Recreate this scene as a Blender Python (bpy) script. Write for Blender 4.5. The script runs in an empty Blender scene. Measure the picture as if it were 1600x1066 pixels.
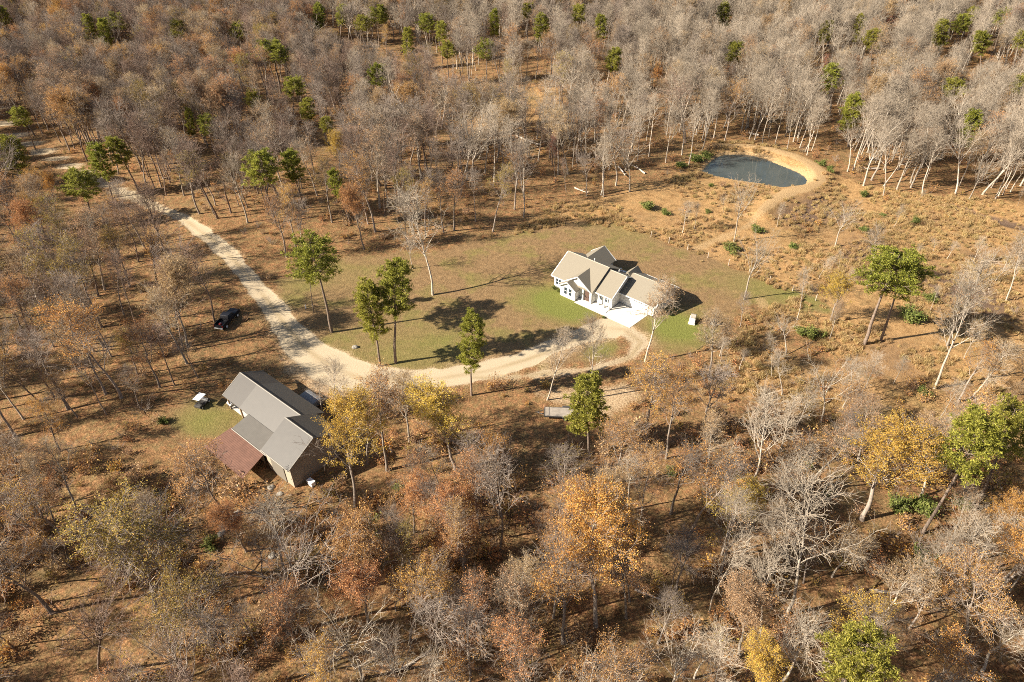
import bpy, math, random
import numpy as np
from mathutils import Vector, Euler

# ------------------------------------------------------------------ camera, sky, sun, exposure
SC = bpy.context.scene
COL = SC.collection
F, PITCH, CAMH = 1067.0, math.radians(38.0), 75.0
CP, SP = math.cos(PITCH), math.sin(PITCH)
cam_d = bpy.data.cameras.new('camera'); cam = bpy.data.objects.new('camera', cam_d); COL.objects.link(cam)
cam.location = (0, 0, CAMH); cam.rotation_euler = (math.radians(90) - PITCH, 0, 0)
cam_d.sensor_width = 36.0; cam_d.lens = 36.0 * F / 1600.0; cam_d.clip_end = 3000
SC.camera = cam
SUN_AZ, SUN_EL = math.radians(14.0), math.radians(32.0)      # direction the light travels, height of the sun
w = bpy.data.worlds.new('World'); SC.world = w; w.use_nodes = True
wn = w.node_tree.nodes; wl = w.node_tree.links
sky = wn.new('ShaderNodeTexSky'); sky.sky_type = 'NISHITA'; sky.sun_disc = False
sky.sun_elevation = SUN_EL; sky.sun_rotation = math.radians(256)
wl.new(sky.outputs[0], wn['Background'].inputs[0]); wn['Background'].inputs[1].default_value = 0.05
sun_d = bpy.data.lights.new('sun', 'SUN'); sun = bpy.data.objects.new('sun', sun_d); COL.objects.link(sun)
sun_d.energy = 5.0; sun_d.angle = math.radians(0.5); sun_d.color = (1.0, 0.92, 0.80)
sun.rotation_euler = Vector((math.cos(SUN_AZ) * math.cos(SUN_EL), math.sin(SUN_AZ) * math.cos(SUN_EL), -math.sin(SUN_EL))).to_track_quat('-Z', 'Y').to_euler()
SC.view_settings.view_transform = 'Standard'; SC.view_settings.look = 'None'
SC.view_settings.exposure = 1.5; SC.view_settings.gamma = 1.0
SC.cycles.use_denoising = False
SC.cycles.pixel_filter_type = 'BLACKMAN_HARRIS'; SC.cycles.filter_width = 0.95
SC.cycles.max_bounces = 6; SC.cycles.diffuse_bounces = 3; SC.cycles.glossy_bounces = 2; SC.cycles.transmission_bounces = 3

rng = np.random.default_rng(11)
random.seed(5)

def at(px, py, z=0.0):
    """the place in the world, at height z, that the photograph's pixel (px, py) shows"""
    x = (px - 800) / F; y = (533 - py) / F
    d = np.array([x, CP + y * SP, -SP + y * CP])
    t = (z - CAMH) / d[2]
    return float(d[0] * t), float(d[1] * t)
def proj(x, y, z):
    dz = z - CAMH
    dep = y * CP - dz * SP
    return 800 + F * x / dep, 533 - F * (y * SP + dz * CP) / dep
def poly(pts): return np.array([at(*p) for p in pts])

def inside(P, X, Y):
    r = np.zeros(np.shape(X), bool); n = len(P)
    for i in range(n):
        x0, y0 = P[i]; x1, y1 = P[(i + 1) % n]
        c = ((y0 > Y) != (y1 > Y)) & (X < (x1 - x0) * (Y - y0) / (y1 - y0 + 1e-12) + x0)
        r ^= c
    return r
def dist_line(P, X, Y, closed=False):
    d = np.full(np.shape(X), 1e9); n = len(P)
    for i in range(n if closed else n - 1):
        x0, y0 = P[i]; x1, y1 = P[(i + 1) % n]
        dx, dy = x1 - x0, y1 - y0
        t = np.clip(((X - x0) * dx + (Y - y0) * dy) / (dx * dx + dy * dy + 1e-9), 0, 1)
        d = np.minimum(d, np.hypot(X - x0 - t * dx, Y - y0 - t * dy))
    return d
def sdist(P, X, Y):                       # negative inside
    return np.where(inside(P, X, Y), -1, 1) * dist_line(P, X, Y, True)
def track(P, wid, X, Y):                  # distance to a centre line minus the half width that changes along it
    d = np.full(np.shape(X), 1e9)
    for i in range(len(P) - 1):
        x0, y0 = P[i]; x1, y1 = P[i + 1]; dx, dy = x1 - x0, y1 - y0
        t = np.clip(((X - x0) * dx + (Y - y0) * dy) / (dx * dx + dy * dy + 1e-9), 0, 1)
        d = np.minimum(d, np.hypot(X - x0 - t * dx, Y - y0 - t * dy) - (wid[i] * (1 - t) + wid[i + 1] * t))
    return d
_nt = np.random.default_rng(3).random((64, 64))
def vnoise(X, Y, s, off=0.0):
    x = X / s + off * 7.31; y = Y / s + off * 3.77
    xi = np.floor(x).astype(int); yi = np.floor(y).astype(int); fx = x - xi; fy = y - yi
    fx = fx * fx * (3 - 2 * fx); fy = fy * fy * (3 - 2 * fy)
    g = lambda a, b: _nt[a % 64, b % 64]
    return (g(xi, yi) * (1 - fx) + g(xi + 1, yi) * fx) * (1 - fy) + (g(xi, yi + 1) * (1 - fx) + g(xi + 1, yi + 1) * fx) * fy - 0.5
sstep = lambda a, b, x: (lambda t: t * t * (3 - 2 * t))(np.clip((x - a) / (b - a), 0, 1))

# ------------------------------------------------------------------ materials
def mat(name, rough=0.9, spec=0.2):
    m = bpy.data.materials.new(name); m.use_nodes = True
    b = m.node_tree.nodes['Principled BSDF']; b.inputs['Roughness'].default_value = rough
    b.inputs['Specular IOR Level'].default_value = spec
    return m, m.node_tree.nodes, m.node_tree.links, b
def noise(N, L, scale, detail=3, vec=None, rough=0.6):
    n = N.new('ShaderNodeTexNoise'); n.inputs['Scale'].default_value = scale; n.inputs['Detail'].default_value = detail
    n.inputs['Roughness'].default_value = rough
    if vec is not None: L.new(vec, n.inputs['Vector'])
    return n.outputs['Fac']
def ramp(N, L, fac, stops):
    r = N.new('ShaderNodeValToRGB'); e = r.color_ramp.elements
    while len(e) < len(stops): e.new(0.5)
    for k, (p, c) in enumerate(stops): e[k].position = p; e[k].color = (*c, 1)
    L.new(fac, r.inputs[0]); return r.outputs[0]
def mix(N, L, fac, a, b, mode='MIX'):
    m = N.new('ShaderNodeMix'); m.data_type = 'RGBA'; m.blend_type = mode
    for s, v in ((0, fac), (6, a), (7, b)):
        if isinstance(v, (int, float)): m.inputs[s].default_value = v
        elif isinstance(v, tuple): m.inputs[s].default_value = (*v, 1)
        else: L.new(v, m.inputs[s])
    return m.outputs[2]
def mth(N, L, op, a, b=None, c=None):
    m = N.new('ShaderNodeMath'); m.operation = op
    for k, v in enumerate((a, b, c)):
        if v is None: continue
        if isinstance(v, (int, float)): m.inputs[k].default_value = v
        else: L.new(v, m.inputs[k])
    return m.outputs[0]
def obj_coord(N): return N.new('ShaderNodeTexCoord').outputs['Object']
def flat(name, col, rough=0.8, var=0.15, scale=6.0, spec=0.3, metal=0.0):
    m, N, L, b = mat(name, rough, spec)
    f = noise(N, L, scale, 3, obj_coord(N))
    L.new(ramp(N, L, f, [(0.25, tuple(c * (1 - var) for c in col)), (0.75, tuple(min(1, c * (1 + var)) for c in col))]), b.inputs['Base Color'])
    b.inputs['Metallic'].default_value = metal
    return m
def ribbed(name, col, pitch, axis, depth=0.4, rough=0.5, var=0.1, spec=0.3, dark=0.75):
    """boards, siding or metal ribs running across the local axis"""
    m, N, L, b = mat(name, rough, spec)
    co = obj_coord(N); sp = N.new('ShaderNodeSeparateXYZ'); L.new(co, sp.inputs[0])
    t = mth(N, L, 'FRACT', mth(N, L, 'MULTIPLY', sp.outputs[axis], 1.0 / pitch))
    ln = mth(N, L, 'LESS_THAN', t, 0.16)
    f = noise(N, L, 1.3, 4, co)
    base = ramp(N, L, f, [(0.3, tuple(c * (1 - var) for c in col)), (0.7, tuple(min(1, c * (1 + var)) for c in col))])
    L.new(mix(N, L, ln, base, tuple(c * dark for c in col)), b.inputs['Base Color'])
    bp = N.new('ShaderNodeBump'); bp.inputs['Strength'].default_value = depth; bp.inputs['Distance'].default_value = 0.03
    L.new(t, bp.inputs['Height']); L.new(bp.outputs[0], b.inputs['Normal'])
    return m
def bark_mat(name, a, bcol):
    m, N, L, b = mat(name, 0.95, 0.1)
    f = noise(N, L, 2.5, 4, obj_coord(N))
    oi = N.new('ShaderNodeObjectInfo')
    c = ramp(N, L, f, [(0.3, a), (0.7, bcol)])
    v = mth(N, L, 'MULTIPLY_ADD', oi.outputs['Random'], 0.5, 0.75)
    L.new(mix(N, L, 1.0, c, v, 'MULTIPLY'), b.inputs['Base Color'])
    return m
def leaf_mat(name, cols, trans=0.35, vary=0.3):
    m, N, L, b = mat(name, 0.7, 0.25)
    g = N.new('ShaderNodeNewGeometry'); oi = N.new('ShaderNodeObjectInfo')
    k = len(cols)
    c = ramp(N, L, g.outputs['Random Per Island'], [((i + 0.5) / k, cc) for i, cc in enumerate(cols)])
    h = N.new('ShaderNodeHueSaturation')
    L.new(mth(N, L, 'MULTIPLY_ADD', oi.outputs['Random'], 0.024, 0.494), h.inputs['Hue'])
    r2 = mth(N, L, 'FRACT', mth(N, L, 'MULTIPLY', oi.outputs['Random'], 17.3))
    L.new(mth(N, L, 'MULTIPLY_ADD', r2, vary, 1 - vary / 2), h.inputs['Value'])
    L.new(c, h.inputs['Color'])
    L.new(h.outputs[0], b.inputs['Base Color'])
    t = N.new('ShaderNodeBsdfTranslucent'); L.new(h.outputs[0], t.inputs['Color'])
    ms = N.new('ShaderNodeMixShader'); ms.inputs[0].default_value = trans
    L.new(b.outputs[0], ms.inputs[1]); L.new(t.outputs[0], ms.inputs[2])
    L.new(ms.outputs[0], N['Material Output'].inputs['Surface'])
    return m
M = {}
M['bark_grey'] = bark_mat('bark_grey', (0.17, 0.13, 0.10), (0.30, 0.25, 0.20))
M['bark_pale'] = bark_mat('bark_pale', (0.25, 0.205, 0.155), (0.44, 0.375, 0.295))
M['bark_brown'] = bark_mat('bark_brown', (0.13, 0.09, 0.065), (0.22, 0.165, 0.125))
M['bark_pine'] = bark_mat('bark_pine', (0.13, 0.095, 0.07), (0.25, 0.19, 0.145))
M['twig_grey'] = bark_mat('twig_grey', (0.20, 0.155, 0.12), (0.30, 0.24, 0.19))
M['twig_pale'] = bark_mat('twig_pale', (0.265, 0.21, 0.152), (0.385, 0.315, 0.232))
M['twig_brown'] = bark_mat('twig_brown', (0.19, 0.125, 0.09), (0.28, 0.195, 0.145))
M['leaf_russet'] = leaf_mat('leaf_russet', [(0.26, 0.11, 0.042), (0.42, 0.19, 0.068), (0.55, 0.27, 0.10), (0.62, 0.35, 0.145)])
M['leaf_orange'] = leaf_mat('leaf_orange', [(0.34, 0.135, 0.03), (0.49, 0.22, 0.05), (0.59, 0.295, 0.07), (0.64, 0.37, 0.11)])
M['leaf_tan'] = leaf_mat('leaf_tan', [(0.24, 0.135, 0.07), (0.36, 0.21, 0.105), (0.47, 0.295, 0.15), (0.54, 0.36, 0.2)])
M['leaf_gold'] = leaf_mat('leaf_gold', [(0.40, 0.22, 0.035), (0.54, 0.33, 0.055), (0.62, 0.41, 0.08), (0.50, 0.34, 0.07)])
M['leaf_ochre'] = leaf_mat('leaf_ochre', [(0.20, 0.14, 0.03), (0.30, 0.21, 0.045), (0.40, 0.28, 0.06), (0.38, 0.21, 0.05)])
M['leaf_red'] = leaf_mat('leaf_red', [(0.24, 0.05, 0.03), (0.36, 0.09, 0.05), (0.40, 0.14, 0.08), (0.30, 0.12, 0.06)])
M['needle'] = leaf_mat('needle', [(0.13, 0.13, 0.022), (0.235, 0.225, 0.034), (0.34, 0.315, 0.048), (0.43, 0.385, 0.075)], 0.45, 0.3)
M['leaf_green'] = leaf_mat('leaf_green', [(0.08, 0.095, 0.022), (0.13, 0.155, 0.032), (0.19, 0.21, 0.045), (0.23, 0.235, 0.065)], 0.3)

# ------------------------------------------------------------------ mesh helpers
def mesh_np(name, V, Q, mats, mi=None, smooth=False):
    V = np.asarray(V, np.float32); Q = np.asarray(Q, np.int32)
    me = bpy.data.meshes.new(name)
    me.vertices.add(len(V)); me.vertices.foreach_set('co', V.ravel())
    me.loops.add(Q.size); me.loops.foreach_set('vertex_index', Q.ravel())
    me.polygons.add(len(Q)); me.polygons.foreach_set('loop_start', np.arange(0, Q.size, 4, dtype=np.int32))
    if mi is not None: me.polygons.foreach_set('material_index', np.asarray(mi, np.int32))
    if smooth: me.polygons.foreach_set('use_smooth', np.ones(len(Q), bool))
    for m in mats: me.materials.append(m)
    me.update(calc_edges=True)
    return me
def add_obj(name, me, parent=None):
    o = bpy.data.objects.new(name, me); COL.objects.link(o)
    if parent: o.parent = parent
    return o
def tag(o, label=None, cat=None, group=None, kind=None):
    for k, v in (('label', label), ('category', cat), ('group', group), ('kind', kind)):
        if v: o[k] = v
    return o
def empty(name, loc, rz=0.0, label=None, cat=None, group=None):
    o = add_obj(name, None); o.location = loc; o.rotation_euler = (0, 0, rz); o.empty_display_size = 0.3
    return tag(o, label, cat, group)
class MB:
    def __init__(s): s.v = []; s.f = []
    def quad(s, *p): b = len(s.v); s.v += [tuple(q) for q in p]; s.f.append(tuple(range(b, b + len(p)))); return s
    def box(s, a, b, c=None):
        x0, y0, z0 = a; x1, y1, z1 = b; k = len(s.v)
        s.v += [(x0, y0, z0), (x1, y0, z0), (x1, y1, z0), (x0, y1, z0), (x0, y0, z1), (x1, y0, z1), (x1, y1, z1), (x0, y1, z1)]
        s.f += [tuple(k + i for i in q) for q in ((3, 2, 1, 0), (4, 5, 6, 7), (0, 1, 5, 4), (1, 2, 6, 5), (2, 3, 7, 6), (3, 0, 4, 7))]; return s
    def prism(s, prof, axis, a, b):
        """profile (list of 2D points) swept along an axis: 'x' -> (y,z), 'y' -> (x,z), 'z' -> (x,y)"""
        k = len(s.v); n = len(prof)
        for t in (a, b):
            for p, q in prof: s.v.append({'x': (t, p, q), 'y': (p, t, q), 'z': (p, q, t)}[axis])
        s.f.append(tuple(k + i for i in range(n))[::-1]); s.f.append(tuple(k + n + i for i in range(n)))
        for i in range(n): j = (i + 1) % n; s.f.append((k + i, k + j, k + n + j, k + n + i))
        return s
    def slab(s, pts, t):
        """a sheet of corner points thickened downwards by t"""
        k = len(s.v); n = len(pts)
        s.v += [tuple(p) for p in pts] + [(p[0], p[1], p[2] - t) for p in pts]
        s.f.append(tuple(k + i for i in range(n))); s.f.append(tuple(k + n + i for i in range(n))[::-1])
        for i in range(n): j = (i + 1) % n; s.f.append((k + j, k + i, k + n + i, k + n + j))
        return s
    def tube(s, p, q, r0, r1=None, n=8):
        r1 = r0 if r1 is None else r1
        p = Vector(p); q = Vector(q); d = (q - p).normalized(); a = d.orthogonal().normalized(); b = d.cross(a); k = len(s.v)
        for c, r in ((p, r0), (q, r1)):
            for i in range(n):
                t = 2 * math.pi * i / n; s.v.append(tuple(c + a * math.cos(t) * r + b * math.sin(t) * r))
        for i in range(n): j = (i + 1) % n; s.f.append((k + i, k + j, k + n + j, k + n + i))
        s.f.append(tuple(k + i for i in range(n))[::-1]); s.f.append(tuple(k + n + i for i in range(n))); return s
    def build(s, name, m, parent=None, bevel=0.0):
        me = bpy.data.meshes.new(name); me.from_pydata(s.v, [], s.f); me.materials.append(m); me.update()
        import bmesh
        bm = bmesh.new(); bm.from_mesh(me); bmesh.ops.recalc_face_normals(bm, faces=bm.faces); bm.to_mesh(me); bm.free()
        o = add_obj(name, me, parent)
        if bevel:
            md = o.modifiers.new('bevel', 'BEVEL'); md.width = bevel; md.segments = 2; md.limit_method = 'ANGLE'
        return o

# ------------------------------------------------------------------ where things lie (outlines read off the photograph, on the ground)
DRIVE = poly([(-40, 150), (10, 200), (60, 232), (110, 258), (165, 283), (215, 302), (255, 323), (290, 343), (330, 374), (362, 405), (395, 442), (424, 478), (450, 513), (478, 545), (515, 572), (560, 590), (620, 594), (690, 591), (760, 580), (820, 563), (870, 545), (910, 527), (950, 512)])
DRIVE_W = [1.5, 1.5, 1.5, 1.3, 1.3, 1.3, 1.35, 1.45, 1.6, 1.75, 1.85, 2.0, 2.3, 2.9, 3.6, 3.5, 2.5, 2.3, 2.2, 2.2, 2.3, 2.6, 3.0]
LOOP = poly([(740, 590), (800, 590), (860, 583), (930, 576), (985, 558), (1002, 535), (975, 515), (945, 512)])
LOOP_W = [1.1, 1.1, 1.1, 1.1, 1.5, 1.8, 2.4, 2.8]
YARD = poly([(452, 560), (500, 560), (600, 580), (612, 612), (560, 640), (520, 625), (480, 600), (445, 580)])
SANDY = poly([(835, 612), (900, 600), (980, 598), (1015, 612), (985, 640), (930, 655), (880, 632), (845, 628)])
LAWN = poly([(437, 478), (420, 440), (470, 415), (530, 402), (600, 398), (700, 388), (780, 372), (830, 356), (900, 343), (965, 348), (1015, 368), (1074, 390), (1138, 414), (1202, 440), (1274, 469), (1300, 492), (1240, 488), (1180, 478), (1150, 500), (1130, 530), (1085, 548), (1030, 556), (1000, 520), (930, 500), (880, 545), (820, 568), (700, 588), (600, 590), (520, 572), (470, 545)])
SIDE_LAWN = poly([(262, 640), (300, 615), (340, 612), (380, 640), (400, 665), (360, 690), (330, 700), (290, 690), (262, 665)])
ISLAND = poly([(832, 574), (870, 551), (915, 536), (955, 530), (978, 540), (975, 558), (930, 570), (870, 577)])
MEADOW = poly([(800, 368), (850, 330), (900, 312), (960, 305), (1030, 285), (1085, 262), (1110, 228), (1160, 222), (1260, 240), (1300, 268), (1350, 290), (1450, 305), (1620, 320), (1640, 560), (1560, 610), (1440, 600), (1330, 570), (1230, 520), (1180, 490), (1274, 475), (1202, 445), (1138, 418), (1074, 394), (1015, 372), (965, 352), (900, 346)])
SLOPE = poly([(1060, 560), (1120, 545), (1190, 500), (1240, 530), (1330, 572), (1440, 602), (1560, 612), (1640, 565), (1660, 780), (1480, 760), (1380, 690), (1280, 700), (1200, 640), (1100, 625)])
GLADE = poly([(715, 185), (735, 145), (800, 138), (880, 142), (890, 178), (850, 205), (780, 215)])
POND = poly([(1096, 267), (1106, 255), (1118, 245), (1133, 240.5), (1150, 239.5), (1166, 240), (1182, 243), (1199, 248), (1216, 255), (1233, 262), (1248, 268), (1258, 274.5), (1262, 281), (1259, 287.5), (1248, 291.5), (1228, 292.5), (1205, 290), (1190, 286), (1166, 283), (1145, 279.5), (1125, 275.5), (1108, 272)])
DAM = poly([(1118, 232), (1145, 232), (1170, 234), (1205, 240), (1240, 250), (1265, 262), (1278, 275), (1274, 288), (1255, 300), (1232, 306), (1210, 318), (1190, 335)])
DAM_W = [1.0, 1.0, 1.1, 1.3, 1.6, 1.8, 2.0, 2.1, 2.0, 1.6, 1.3, 1.0]
PATH = poly([(1190, 335), (1173, 350), (1145, 365), (1110, 378), (1090, 388)])
DITCH = poly([(1478, 318), (1520, 330), (1560, 345), (1600, 356)])
HO = at(876.3, 462); HA = math.radians(-40)
BO = at(460.3, 762.5); BA = math.radians(-39)
def frame(O, a, u, v): return O[0] + u * math.cos(a) - v * math.sin(a), O[1] + u * math.sin(a) + v * math.cos(a)
HOUSE = np.array([frame(HO, HA, *p) for p in ((-3.5, -1), (16, -1.2), (18.5, 4), (18.5, 14.5), (-4, 14.5))])
BARN = np.array([frame(BO, BA, *p) for p in ((-22, -5.5), (1, -5.5), (2.5, 10), (-6, 12), (-22, 12))])

def ground_z(X, Y):
    X = np.asarray(X, float); Y = np.asarray(Y, float)
    wild = sstep(2, 14, sdist(CLEAR, X, Y))
    z = (vnoise(X, Y, 23, 1) * 1.4 + vnoise(X, Y, 60, 2) * 3.0) * wild
    pd = sdist(POND, X, Y); dam = track(DAM, DAM_W, X, Y)
    z = np.where(pd < 0, -0.35 - np.minimum(-pd * 0.5, 1.5), z)
    rise = 1.3 * (1 - sstep(-1.2, 4.5, dam))
    z = np.where(pd >= 0, np.maximum(rise * sstep(-0.3, 2.0, pd), -0.35 + np.minimum(pd, 1.2) * 0.32) * (pd < 40) + z * (pd >= 40), z)
    z = np.where((pd >= 0) & (pd < 40), np.minimum(z, np.maximum(rise, 0.0) + 0.02 + 0 * z) + (vnoise(X, Y, 9, 4) * 0.3) * sstep(2, 6, pd), z)
    return z - 0.5 * (1 - sstep(0.2, 2.2, dist_line(DITCH, X, Y)))
CLEAR = poly([(430, 470), (440, 410), (560, 385), (780, 360), (860, 320), (1030, 280), (1090, 225), (1280, 235), (1350, 285), (1660, 315), (1700, 570), (1440, 610), (1200, 560), (1050, 620), (880, 665), (640, 640), (560, 780), (440, 800), (250, 700), (250, 620), (330, 590), (410, 520)])

# ------------------------------------------------------------------ ground: one grid, cut where the surface changes
def axis(lo, hi, fine, step, far):
    a = list(np.arange(fine[0], fine[1] + 1e-6, step)); s = step
    while a[-1] < hi: s = min(s * 1.12, far); a.append(a[-1] + s)
    b = []; s = step; x = fine[0]
    while x > lo: s = min(s * 1.12, far); x -= s; b.append(x)
    return np.array(b[::-1] + a)
gx = axis(-700, 700, (-72, 104), 0.5, 25); gy = axis(-120, 1100, (50, 190), 0.5, 25)
GX, GY = np.meshgrid(gx, gy)
j1 = vnoise(GX, GY, 1.6, 5) * 1.3 + vnoise(GX, GY, 5, 6) * 1.6
a_road = np.maximum(1 - sstep(-0.5, 0.7, track(DRIVE, DRIVE_W, GX, GY) + j1 * 0.45), 0.62 * (1 - sstep(-0.6, 0.8, track(LOOP, LOOP_W, GX, GY) + 0.3 + j1 * 0.5)))
a_road = np.where(sdist(ISLAND, GX, GY) + j1 * .4 < 0, a_road * 0.0, a_road)
a_mid = np.exp(-(np.minimum(dist_line(DRIVE, GX, GY), dist_line(LOOP, GX, GY)) / 0.45) ** 2) * np.clip(.75 + vnoise(GX, GY, 6, 31) * 1.6, 0, 1)
a_sand = np.maximum(0.75 * (1 - sstep(-1.5, 1.5, sdist(YARD, GX, GY) + j1)), 0.75 * (1 - sstep(-1.8, 1.6, sdist(SANDY, GX, GY) + j1 * 1.3)))
a_sand = np.maximum(a_sand, 0.55 * (1 - sstep(-1, 1.8, np.minimum(track(DRIVE, DRIVE_W, GX, GY), track(LOOP, LOOP_W, GX, GY)) + j1)))
a_lawn = 1 - sstep(-1.8, 1.6, np.minimum.reduce([sdist(LAWN, GX, GY), sdist(SIDE_LAWN, GX, GY) + 0.5, sdist(ISLAND, GX, GY)]) + j1 * 1.5)
def blob(px, py, r):
    x, y = at(px, py); return np.exp(-((GX - x) ** 2 + (GY - y) ** 2) / (r * r))
a_green = np.clip(sum(k * blob(x, y, r) for x, y, r, k in ((878, 475, 4.5, 1.0), (905, 488, 4, .85), (860, 468, 4.5, .8), (1068, 515, 5.5, 1.0), (1045, 505, 4, .7), (650, 530, 9, .3), (540, 545, 5, .3), (950, 548, 3.5, .65), (300, 655, 5, .4), (335, 665, 5, .4), (470, 440, 5, .45), (1215, 455, 6, .5), (1265, 470, 5, .5), (820, 462, 5, .2), (620, 572, 5, .35), (985, 362, 8, .3), (560, 430, 6, .25), (700, 545, 5, .35), (1150, 440, 5, .3))), 0, 1) * a_lawn
a_mead = (1 - sstep(-3, 2.5, sdist(MEADOW, GX, GY) + j1 * 2.0))
a_mead = np.maximum(a_mead, 0.7 * (1 - sstep(-4, 4, sdist(GLADE, GX, GY) + j1 * 3)))
a_mead = np.maximum(a_mead, 0.62 * (1 - sstep(-4, 4, sdist(SLOPE, GX, GY) + j1 * 3)))
pdist = sdist(POND, GX, GY)
a_path = np.maximum(1 - sstep(-0.8, 0.9, track(DAM, DAM_W, GX, GY) + j1 * 0.3), 0.62 * (1 - sstep(-0.4, 0.8, dist_line(PATH, GX, GY) - 0.9 + j1 * 0.5)))
a_path = np.maximum(a_path, 0.85 * (1 - sstep(0.5, 1.6, pdist + j1 * .3)))
yt = at(1195, 490); a_path = np.maximum(a_path, 0.55 * (1 - sstep(0, 1.3, dist_line(poly([(1188, 470), (1200, 490), (1215, 505)]), GX, GY) - .6 + j1 * .3)))
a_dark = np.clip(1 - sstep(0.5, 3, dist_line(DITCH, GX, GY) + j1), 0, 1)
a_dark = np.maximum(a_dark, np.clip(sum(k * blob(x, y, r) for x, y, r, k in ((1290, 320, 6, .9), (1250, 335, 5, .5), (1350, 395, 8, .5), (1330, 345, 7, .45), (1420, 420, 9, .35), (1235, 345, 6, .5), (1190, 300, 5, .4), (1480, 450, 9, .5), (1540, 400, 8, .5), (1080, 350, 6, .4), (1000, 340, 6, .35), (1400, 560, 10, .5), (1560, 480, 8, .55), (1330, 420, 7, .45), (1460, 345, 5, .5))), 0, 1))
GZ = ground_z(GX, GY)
V = np.stack([GX, GY, GZ], -1).reshape(-1, 3)
ny, nx = GX.shape
ids = np.arange(nx * ny).reshape(ny, nx)
Q = np.stack([ids[:-1, :-1], ids[:-1, 1:], ids[1:, 1:], ids[1:, :-1]], -1).reshape(-1, 4)
cell = lambda A: ((A[:-1, :-1] + A[:-1, 1:] + A[1:, 1:] + A[1:, :-1]) / 4).ravel()
cr, cs, cl, cm, cpth = map(cell, (a_road, a_sand, a_lawn, a_mead, a_path))
kind = np.zeros(len(Q), int)
kind[cm > 0.5] = 3; kind[cl > 0.5] = 2; kind[cpth > 0.5] = 4; kind[(cr > 0.5) | (cs > 0.6)] = 1

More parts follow.
